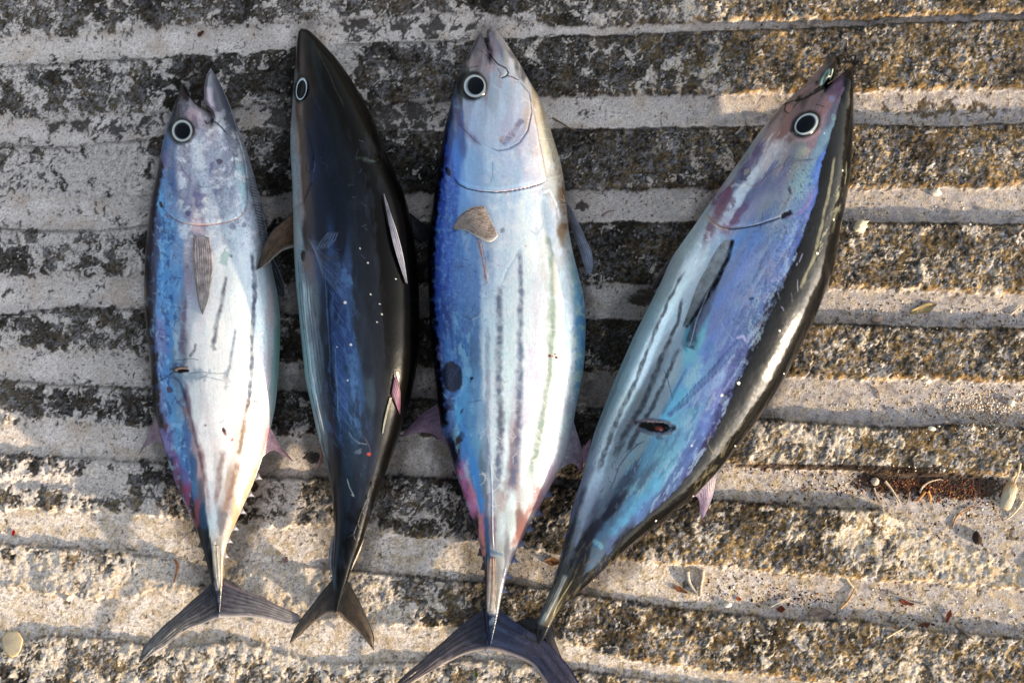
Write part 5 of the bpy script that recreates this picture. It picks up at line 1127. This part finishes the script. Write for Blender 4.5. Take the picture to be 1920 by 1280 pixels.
    f.scratches(10, 1175, 1200, 850, 890, (110,170,215), 67, (10, 22), 2.2, .6, 1.9, .2)
    f.stroke([(1140,960),(1125,990),(1105,1010)], (14,10), (50,46,74), .6, .9, 4)
    f.stroke([(1240,880),(1215,920),(1190,955),(1160,985),(1135,1010)], (20,12), (74,160,215), .5, .9, 5)
    f.stroke([(1110,1012),(1125,1020),(1130,1030)], 8, (120,180,215), .5, .9, 3)
    f.stroke([(1062,1075),(1045,1110),(1030,1140),(1018,1165)], (6,6), (168,168,155), .85, .7, 0, .08, .5)
    f.stroke([(1075,1085),(1058,1112),(1044,1135),(1036,1155)], 3, (205,190,130), .6, .7, 1)
    f.stroke([(1053,1085),(1036,1120),(1022,1150)], 2.5, (40,40,40), .8, .6)
    f.mottle((110,100,60), .5, 6, .1, .5, 84, region=ss(1000,1030,f.vs), sy=20)
    f.stroke([(1020,1170),(1012,1190),(1008,1208)], 34, (30,34,48), .92, .5, 2, .12)
    # wound
    f.blob(1232,800,42,16,(96,106,132),.7,8,.6,.45); f.blob(1226,801,37,11,(150,128,124),.75,4,.4,.4,.5)
    f.stroke([(1188,792),(1205,788),(1228,787),(1250,790),(1266,800),(1258,812),(1235,816),(1212,811),(1196,803)], 5, (52,54,76), .8, .6, 2, .02, .3); f.blob(1228,801,35,10.5,(18,9,8),1,6,.22,.22,-2.8); f.blob(1240,801,14,10,(20,8,8),1,10,.3,.15,-2.6); f.blob(1237,804,11,6,(150,70,58),.95,10,.5,.15,.6); f.blob(1240,806,4,2.5,(215,150,130),.9)
    f.stroke([(1192,797),(1204,806),(1222,812),(1240,815),(1262,808)], 4, (118,118,140), .8, .6, 2, .1, .5)
    f.stroke([(1190,787),(1205,786),(1225,791),(1245,789),(1262,796)], 4, (128,112,120), .7, .6, 3, .1, .5)
    f.stroke([(1170,785),(1180,790),(1192,797)], 2, (120,90,100), .6)
    f.blob(1208,806,8,3,(90,120,150),.7,20); f.blob(1235,820,12,4,(70,74,100),.7,5,.5,.5)
    f.blob(1511,232,37,30,(128,104,112),.7,-35,.5,.05); f.blob(1511,233,36,27,(24,22,28),.92,-36,.3,.04)
    eye(f, rt, 1512,232.5,28,20.5,-37,1510.5,233,21,14.8, (150,172,184), (70,85,100), bulge=.003, dark=(26,28,36))
    f.cool((1-bm)*ss(-110, -60, bd)*ss(200, 320, f.vs), .14)
    f.finish(rt, [('back', [(x+1.5, y) for x, y in bnd]+[(1150,1060),(1300,960),(1420,830),(1560,600),(1630,400),(1640,120)], M_back), ('lower_jaw', [(1545,90),(1572,105),(1568,140),(1556,156),(1545,162),(1526,174),(1506,184),(1490,191),(1472,197),(1448,216),(1430,210)], M_skin),
                  ('upper_jaw', [(1600,120),(1560,150),(1545,162),(1526,174),(1506,184),(1484,190),(1473,196),(1471,208),(1480,214),(1500,205),(1530,196),(1560,200),(1582,172)], M_skin),
                  ('gill_cover', [(1385,332),(1402,345),(1412,350),(1424,346),(1436,332),(1452,318),(1470,308),(1490,303),(1525,300),(1540,305),(1536,340),(1528,375),(1505,396),(1470,406),(1448,414),(1420,423),(1396,428),(1372,431),(1352,426),(1336,416),(1324,402),(1350,365)], M_skin)], dark=.3)
    fin(f, rt, 'pectoral_fin', [(1371,449),(1361,483),(1340,525),(1315,564),(1294,595),(1280,612)], [(1356,452),(1342,470),(1324,503),(1306,538),(1291,580),(1280,612)], (152,162,172), (96,106,112), (110,118,124), 7, follow=True, off=.0014, arch=.003, edge=(22,26,34))
    fin(f, rt, 'pectoral_fin', [(1274,464),(1262,478),(1250,494),(1234,516),(1224,535),(1225,546)], [(1270,486),(1258,500),(1248,515),(1240,528),(1232,540),(1225,546)], (58,46,50), (48,42,46), (28,24,28), 4, zr=.03, zt=.022, edge=(120,110,118), label='dark far-side pectoral fin')
    fin(f, rt, 'dorsal_fin', [(1351,872),(1345,892),(1338,925),(1328,952),(1315,979)], [(1298,932),(1306,931),(1311,942),(1312,958),(1315,979)], (92,78,100), (120,105,135), (66,58,82), 9, zr=.028, zt=.008, edge=(84,80,105))
    fin(f, rt, 'anal_fin', [(1108,822),(1100,830),(1094,842),(1091,858)], [(1102,872),(1097,870),(1094,866),(1091,858)], (170,140,160), (150,120,145), (120,90,115), 4, zr=.018, zt=.014)
    for x, y in ((1240,982),(1212,1001),(1183,1026),(1150,1055),(1120,1082),(1093,1106)): finlet(f, rt, x-3, y-3, 7, 11, 9, -6, (60,46,52))
    for x, y in ((1072,958),(1062,1000),(1054,1035),(1043,1072)): finlet(f, rt, x, y, -7, 6, 3, -9, (120,118,140))
    fin(f, rt, 'tail_fin', [(1008,1160),(995,1158),(980,1161),(966,1166),(950,1172)], [(1028,1205),(1012,1200),(995,1192),(975,1182),(950,1172)], (24,30,44), (40,38,40), (12,14,22), 8, zr=.010, zt=.004, mottle=.3, label='left tail lobe tucked under the next fish')
    fin(f, rt, 'tail_fin', [(1032,1164),(1037,1180),(1041,1200),(1049,1222),(1060,1250),(1068,1285),(1070,1300)], [(1004,1180),(1010,1198),(1018,1214),(1028,1238),(1042,1268),(1070,1300)], (26,30,44), (50,42,50), (12,14,22), 9, zr=.010, zt=.004, mottle=.3, label='right tail lobe partly covered by the next fish')

fish_one(); fish_two(); fish_three(); fish_four()

# ------------------------------------------------------------------ small loose things on the ramp
def tube(pts, r0, r1, n=6):
    """tapered bent stick in world coordinates"""
    p = np.array(pts, float); V = []; F = []
    for i, q in enumerate(p):
        d = p[min(i+1, len(p)-1)]-p[max(i-1, 0)]; d /= np.linalg.norm(d)+1e-9
        a = np.cross(d, [0, 0, 1]); a /= np.linalg.norm(a)+1e-9; b = np.cross(a, d)
        r = r0+(r1-r0)*i/(len(p)-1)
        for k in range(n):
            t = 2*math.pi*k/n; V.append(q+(a*math.cos(t)+b*math.sin(t))*r)
    for i in range(len(p)-1):
        for k in range(n):
            F.append((i*n+k, i*n+(k+1) % n, (i+1)*n+(k+1) % n, (i+1)*n+k))
    return V, F
def wp(x, y, dz): return (*P(x, y, 0), gz(x, y)+dz)
def mark(o, label, cat, group=None):
    o['label'] = label; o['category'] = cat
    if group: o['group'] = group
    return o
def twig(pts, w, col, label, cat='twig', group=None, name='twig', lift=.0009, w1=None):
    q = resample(pts, 14); r = random.Random(int(pts[0][0]))
    g_ = np.array([gz(x, y) for x, y in q]); g_ = np.convolve(np.pad(g_, 3, 'edge'), np.ones(7)/7, 'valid')
    zz = list(g_+w*S*.4+lift*.4)
    P3 = [(*P(x, y, 0), z) for (x, y), z in zip(q, zz)]
    V, F = tube(P3, w*S*.5, (w1 if w1 else w*.5)*S*.5)
    c = np.tile(A(*col), (len(V), 1))*(1+.35*np.array([r.uniform(-1, 1) for _ in V]))[:, None]
    lo = np.mean(V, 0); return mark(make_mesh(name, np.array(V), np.array(F), np.clip(c, 0, 1), M_org, loc=tuple(lo)), label, cat, group)
def lump(name, x, y, rx, ry, rz, rot, col, label, cat, mat=None, pw=1., seed=0, col2=None, dz=0., group=None, irr=.12):
    c, s_ = math.cos(math.radians(rot)), math.sin(math.radians(rot)); V = []; F = []; m, n = 7, 14
    cx, cy = P(x, y, 0); z0 = gz(x, y)+rz*S*.55+dz
    for i in range(m+1):
        ph = math.pi*i/m
        for k in range(n):
            t = 2*math.pi*k/n; a = math.copysign(abs(math.cos(t))**pw, math.cos(t))*math.sin(ph); b = math.copysign(abs(math.sin(t))**pw, math.sin(t))*math.sin(ph); g = math.cos(ph)
            j = 1+irr*float(gn(a*1.7+seed, b*1.7+g, 3))
            u, v = a*rx*S*j, b*ry*S*j; V.append((cx+u*c+v*s_, cy+u*s_-v*c if False else cy-(u*s_*-1)*-1+v*c*1, z0+g*rz*S*j))
    V = np.array(V); 
    # plain rotation in the ramp plane
    k0 = 0
    for i in range(m+1):
        ph = math.pi*i/m
        for k in range(n):
            t = 2*math.pi*k/n; a = math.copysign(abs(math.cos(t))**pw, math.cos(t))*math.sin(ph); b = math.copysign(abs(math.sin(t))**pw, math.sin(t))*math.sin(ph)
            j = 1+irr*float(gn(a*1.7+seed, b*1.7+math.cos(ph), 3)); u, v = a*rx*S*j, b*ry*S*j
            V[k0, 0] = cx+u*c-v*s_; V[k0, 1] = cy+u*s_+v*c; k0 += 1
    for i in range(m):
        for k in range(n): F.append((i*n+k, (i+1)*n+k, (i+1)*n+(k+1) % n, i*n+(k+1) % n))
    C = np.tile(A(*col), (len(V), 1))
    if col2 is not None:
        nz = fbm(V[:, 0]/S, V[:, 1]/S, max(rx, ry)*.8, 3, seed+5); C = mix(C, A(*col2), ss(.0, .4, nz)*.8)
    return mark(make_mesh(name, V, np.array(F), C, mat or M_stone, loc=(cx, cy, float(z0))), label, cat, group)
def leaf(x, y, l, wd, rot, col, label, cat='leaf', name='dry_leaf', curl=.25, seed=0, group=None, dz=.001, col2=None):
    """curled leaf or flake with thickness; rot: direction of the tip, degrees anticlockwise from +x"""
    M_, K_ = 12, 7; c, s_ = math.cos(math.radians(rot)), math.sin(math.radians(rot)); cx, cy = P(x, y, 0); z0 = gz(x, y)
    top = []; cols = []; r = np.random.RandomState(seed)
    for i in range(M_):
        u = i/(M_-1); hw = (math.sin(math.pi*min(1, u*.93+.05))**.75)*wd*.5*(1+.18*math.sin(u*9+seed))
        for k in range(K_):
            v = k/(K_-1)*2-1; a = (u-.5)*l*S; b = v*hw*S
            z = z0+dz+curl*wd*S*(v*v)*.5+curl*l*S*.25*(u-.5)**2+.0003*math.sin(u*14+v*3+seed)
            top.append((cx+a*c-b*s_, cy+a*s_+b*c, z)); q = 1+.3*math.sin(u*11+seed)*math.cos(v*5)-(.3 if abs(v) < .05 else 0)
            cc = A(*col)*q
            if col2 is not None and (u > .7 or abs(v) > .7): cc = A(*col2)*q
            cols.append(np.clip(cc, 0, 1))
    n = len(top); V = np.array(top+[(a, b, z-.00035) for a, b, z in top]); I = np.arange(n).reshape(M_, K_)
    F = [np.stack([I[:-1, :-1], I[1:, :-1], I[1:, 1:], I[:-1, 1:]], -1).reshape(-1, 4)]; F.append(F[0][:, ::-1]+n)
    for e in (I[0], I[-1], I[:, 0], I[:, -1]): F.append(np.stack([e[:-1], e[1:], e[1:]+n, e[:-1]+n], -1))
    return mark(make_mesh(name, V, np.concatenate(F), np.array(cols*2), M_org, loc=(cx, cy, z0)), label, cat, group)

twig([(1036,220),(1050,228),(1068,240),(1082,246)], 3.4, (120,98,76), 'short bent brown twig in the groove right of the head of the largest tuna')
twig([(1662,903),(1672,915),(1682,930),(1690,943)], 6, (178,162,140), 'thick pale curved stem at the left of the reddish debris')
twig([(1728,925),(1734,912),(1748,903),(1766,899),(1772,902)], 4, (190,172,148), 'pale arched stem on the dark debris patch')
twig([(1641,915),(1646,930),(1655,945)], 5, (150,134,120), 'short grey stem at the left end of the debris patch')
twig([(1708,922),(1706,935),(1702,945)], 5, (120,104,90), 'short upright grey-brown stem in the middle of the debris patch')
twig([(1738,922),(1730,932),(1724,940)], 6, (180,124,72), 'orange-brown splinter in the debris patch')
twig([(1743,922),(1748,934),(1746,942)], 6, (196,140,84), 'ochre splinter beside the orange-brown one')
twig([(1912,868),(1910,888),(1906,905),(1903,918)], 6, (192,178,150), 'pale stalk standing just above the elongated pale stone')
twig([(1921,940),(1912,955),(1900,968),(1890,975)], 5, (196,188,170), 'pale curved stem below the elongated pale stone')
twig([(1790,990),(1796,970),(1815,957),(1835,948)], 3.4, (160,120,84), 'thin tan stem running between debris patch and pale stone')
twig([(1590,1086),(1598,1098),(1608,1108)], 4.5, (205,192,160), 'pale straw pointing down right above the reddish crumbs')
twig([(1578,1142),(1592,1128),(1602,1112),(1606,1104)], 5, (168,134,96), 'tan straw leaning against the pale one')
twig([(1668,1112),(1690,1120),(1712,1130),(1740,1136)], 4, (146,140,136), 'long grey twig lying almost level in the lowest right groove')
twig([(1662,1195),(1680,1184),(1698,1176),(1706,1170)], 4, (200,182,150), 'straw-coloured twig on the lower ridge below the grey twig')
twig([(1795,1172),(1810,1185),(1826,1198)], 7, (128,118,112), 'grey forked twig crossing the edge of the lowest right groove')
twig([(1445,1140),(1460,1132),(1472,1126),(1486,1120)], 3.2, (196,190,184), 'thin whitish twig right of the wood chips')
twig([(1289,1072),(1292,1090),(1300,1104),(1308,1112)], 9, (168,160,150), 'pale grey splintered wood chip right of the slanting tail', 'wood chip', name='wood_chip', w1=5)
twig([(1318,1070),(1317,1085),(1314,1100),(1313,1118)], 9, (176,160,146), 'upright pinkish wood splinter beside the grey chip', 'wood chip', name='wood_chip', w1=6)
twig([(327,1048),(332,1062),(328,1080),(325,1092)], 5, (150,96,62), 'small reddish-brown stick left of the tail of the leftmost tuna')
twig([(1640,725),(1650,735),(1652,750)], 3, (140,116,96), 'hair-thin curled stem in a groove on the right')
twig([(1898,590),(1910,580),(1921,572)], 3, (210,200,180), 'thin pale straw at the right edge, middle height')
twig([(1128,405),(1140,396),(1152,394)], 3, (150,125,110), 'tiny tan stem in the groove right of the largest tuna')
lump('pale_stone', 1894, 930, 13, 28, 9, -14, (176,168,148), 'elongated pale cream stone with brown stains at the right edge', 'stone', pw=.7, seed=3, col2=(170,140,98), irr=.1)
lump('pebble', 1643, 903, 8, 8, 6, 0, (178,166,152), 'round pale pebble at the left end of the reddish debris patch', 'pebble', seed=4)
lump('pebble', 1365, 1135, 8, 5, 5, 10, (222,216,204), 'small squarish white pebble below the wood chips', 'pebble', pw=.6, seed=5)
lump('mortar_crumb', 1757, 358, 12, 9, 5, 20, (214,206,190), 'whitish mortar lump on the groove edge at the right', 'mortar crumb', seed=6, irr=.5)
lump('mortar_crumb', 1612, 424, 15, 9, 3, 30, (205,194,168), 'flat cream mortar lump just right of the slanting tuna back', 'mortar crumb', seed=7, irr=.6)
lump('pebble', 1647, 598, 12, 7, 5, 10, (160,142,128), 'flat brownish pebble at the lower edge of the same groove', 'pebble', seed=10)
lump('pebble', 1742, 714, 8, 5, 4, 0, (224,218,206), 'white oblong pebble on the upper edge of the gravelly groove', 'pebble', seed=13)
lump('pebble', 1747, 803, 8, 4.5, 4, -12, (222,214,198), 'cream oblong pebble at the lower edge of the gravelly groove', 'pebble', seed=14)
lump('pebble', 1900, 755, 7, 7, 5, 0, (228,218,200), 'whitest pebble of the gravelly groove, near the right edge', 'pebble', seed=15)
lump('pebble', 1836, 1010, 9, 13, 7, 15, (52,38,32), 'dark brown seed below the debris patch near the right edge', 'seed', M_org, seed=18, irr=.3)
leaf(1735, 578, 52, 17, 18, (160,142,104), 'tan papery flake in the groove right of the slanting tuna', 'dry leaf', seed=2)
leaf(1036, 1053, 30, 15, 175, (104,72,48), 'small curled dark brown leaf between the two right-hand tails', 'dry leaf', seed=3)
leaf(1276, 1106, 30, 9, -22, (118,76,54), 'narrow reddish-brown leaf left of the wood chips', 'dry leaf', seed=4)
leaf(1538, 1152, 44, 22, 8, (138,122,112), 'greyish translucent dry leaf at the foot of the lower groove', 'dry leaf', seed=5)
leaf(1703, 1131, 28, 10, -12, (112,56,38), 'dark red leaf lying on the long grey twig', 'dry leaf', seed=6)
leaf(1733, 1175, 28, 12, 22, (92,56,42), 'brown pod-like leaf on the edge of the lowest right groove', 'dry leaf', seed=7)
leaf(1781, 1156, 26, 9, 70, (134,74,52), 'curled red-brown leaf standing in the lowest right groove', 'dry leaf', seed=8, curl=.7)
leaf(1466, 1143, 16, 12, 0, (96,44,28), 'small dark red leaf scrap in the lower groove', 'dry leaf', seed=9)
leaf(1387, 1124, 9, 8, 0, (186,90,40), 'small orange leaf scrap right of the wood chips', 'dry leaf', seed=10)
leaf(375, 62, 15, 8, 40, (84,52,34), 'small dark brown leaf scrap in the top groove at the left', 'dry leaf', seed=12)
leaf(23, 999, 12, 6, 80, (176,22,28), 'tiny bright red petal in the groove at the left edge', 'petal', 'petal', seed=14)
leaf(522, 1037, 8, 7, 0, (206,168,110), 'tiny yellow scrap between the two left-hand tails', 'dry leaf', seed=16)
leaf(534, 1049, 12, 12, 60, (140,116,108), 'pinkish-brown scrap just below the tiny yellow scrap', 'dry leaf', seed=17)
leaf(892, 1262, 12, 8, 100, (88,104,52), 'tiny green moss sprig below the tail of the largest tuna', 'moss sprig', 'moss_sprig', seed=18, curl=.6)
# translucent fish scale, oval
def scale():
    n = 28; V = []; F = []; cx, cy = P(24, 1205, 0); z0 = gz(24, 1205)+.0016; R = 7
    for i in range(R+1):
        for k in range(n):
            t = 2*math.pi*k/n; r = i/R*(1+.05*math.sin(3*t)+.03*math.sin(7*t)); V.append((cx+math.cos(t)*r*19*S+.1*r*math.sin(t)*S, cy+math.sin(t)*r*25*S, z0+.0006*(1-r*r)+.0003*math.sin(r*20)*.3))
    for i in range(R):
        for k in range(n): F.append((i*n+k, (i+1)*n+k, (i+1)*n+(k+1) % n, i*n+(k+1) % n))
    m = len(V); V = V+[(a, b, c-.0004) for a, b, c in V]; F = F+[tuple(j+m for j in q[::-1]) for q in F]
    for k in range(n): F.append((R*n+k, R*n+k+m, R*n+(k+1) % n+m, R*n+(k+1) % n))
    V = np.array(V); r = np.hypot((V[:, 0]-cx)/19, (V[:, 1]-cy)/25)/S; C = np.tile(A(176,166,144), (len(V), 1)); C = mix(C, A(200,178,130), ss(.8, .95, r)); C = mix(C, A(150,142,130), ss(.0, .5, fbm(V[:, 0]/S, V[:, 1]/S, 16, 3, 5))*.5)
    mark(make_mesh('fish_scale', V, np.array(F), C, M_fin, loc=(cx, cy, float(z0))), 'oval translucent greyish scale lying near the lower left corner', 'fish scale')
scale()
# uncountable crumbs: gravel grains and reddish plant crumbs, each one real mesh object
def crumbs(name, label, spots, sizes, cols, seed, mat, flat=.6):
    r = random.Random(seed); V = []; F = []; C = []
    base = [(1,0,0),(.5,.86,0),(-.5,.86,0),(-1,0,0),(-.5,-.86,0),(.5,-.86,0)]
    for (x, y, rx, ry, n) in spots:
        for _ in range(n):
            a = x+r.gauss(0, .5)*rx; b = y+r.gauss(0, .5)*ry
            s_ = math.exp(r.uniform(math.log(sizes[0]), math.log(sizes[1])))*S; el = r.uniform(.45, 1) if flat > .5 else r.uniform(.2, .8)
            t = r.uniform(0, 3.14); c, d = math.cos(t), math.sin(t); z = gz(a, b)+s_*flat*.35; wx, wy = P(a, b, 0); k = len(V)
            for bx, by, _z in base:
                j = r.uniform(.75, 1.2); u, v = bx*s_*j, by*s_*el*j; V.append((wx+u*c-v*d, wy+u*d+v*c, z-s_*flat*.15+r.uniform(-.1, .1)*s_))
            V.append((wx+r.uniform(-.2,.2)*s_, wy+r.uniform(-.2,.2)*s_, z+s_*flat*.6)); V.append((wx, wy, z-s_*flat*.6))
            for i in range(6): F.append((k+i, k+(i+1) % 6, k+6)); F.append((k+(i+1) % 6, k+i, k+7))
            cc = A(*r.choice(cols))*r.uniform(.7, 1.25); C += [cc]*8
    o = make_mesh(name, np.array(V), np.array(F), np.clip(np.array(C), 0, 1), mat, smooth=False)
    o['kind'] = 'stuff'; o['label'] = label
crumbs('gravel', 'scattered pale and tan gravel grains in the grooves', [(1850,770,110,40,900),(1820,735,130,20,110),(1640,765,90,40,70),(1700,590,110,26,120),(1870,590,70,26,60),(1640,880,200,20,40),(1500,915,120,30,60),(1860,960,90,40,110),(1340,1100,160,30,60),(1650,1120,140,30,60),(1800,1150,140,30,60),(1700,400,220,24,80),(100,830,180,30,16),(1180,400,120,24,16)], (.9, 3.3), [(205,190,165),(225,214,196),(176,150,118),(150,128,108),(190,170,150),(120,96,80),(200,196,192)], 3, M_stone)
crumbs('plant_debris', 'red-brown plant crumbs gathered along the grooves at the right', [(1720,912,130,20,900),(1800,925,90,26,500),(1690,925,60,22,120),(1450,880,110,8,90),(1560,885,120,12,80),(1560,925,130,24,80),(1400,1110,120,20,50),(1480,1120,110,28,130),(1560,1130,120,30,80),(1430,945,120,14,50),(1740,985,110,50,50),(1850,1030,80,60,30),(1650,1160,160,20,50),(1900,600,40,26,26),(1640,560,80,16,16),(1690,1090,100,30,40),(1380,1085,60,20,25),(1800,1170,140,20,26),(1030,1080,50,14,12),(1080,900,30,20,8)], (.9, 3.6), [(76,38,26),(100,52,32),(58,32,24),(128,78,48),(46,30,24),(150,104,66),(34,25,22)], 5, M_org, .4)
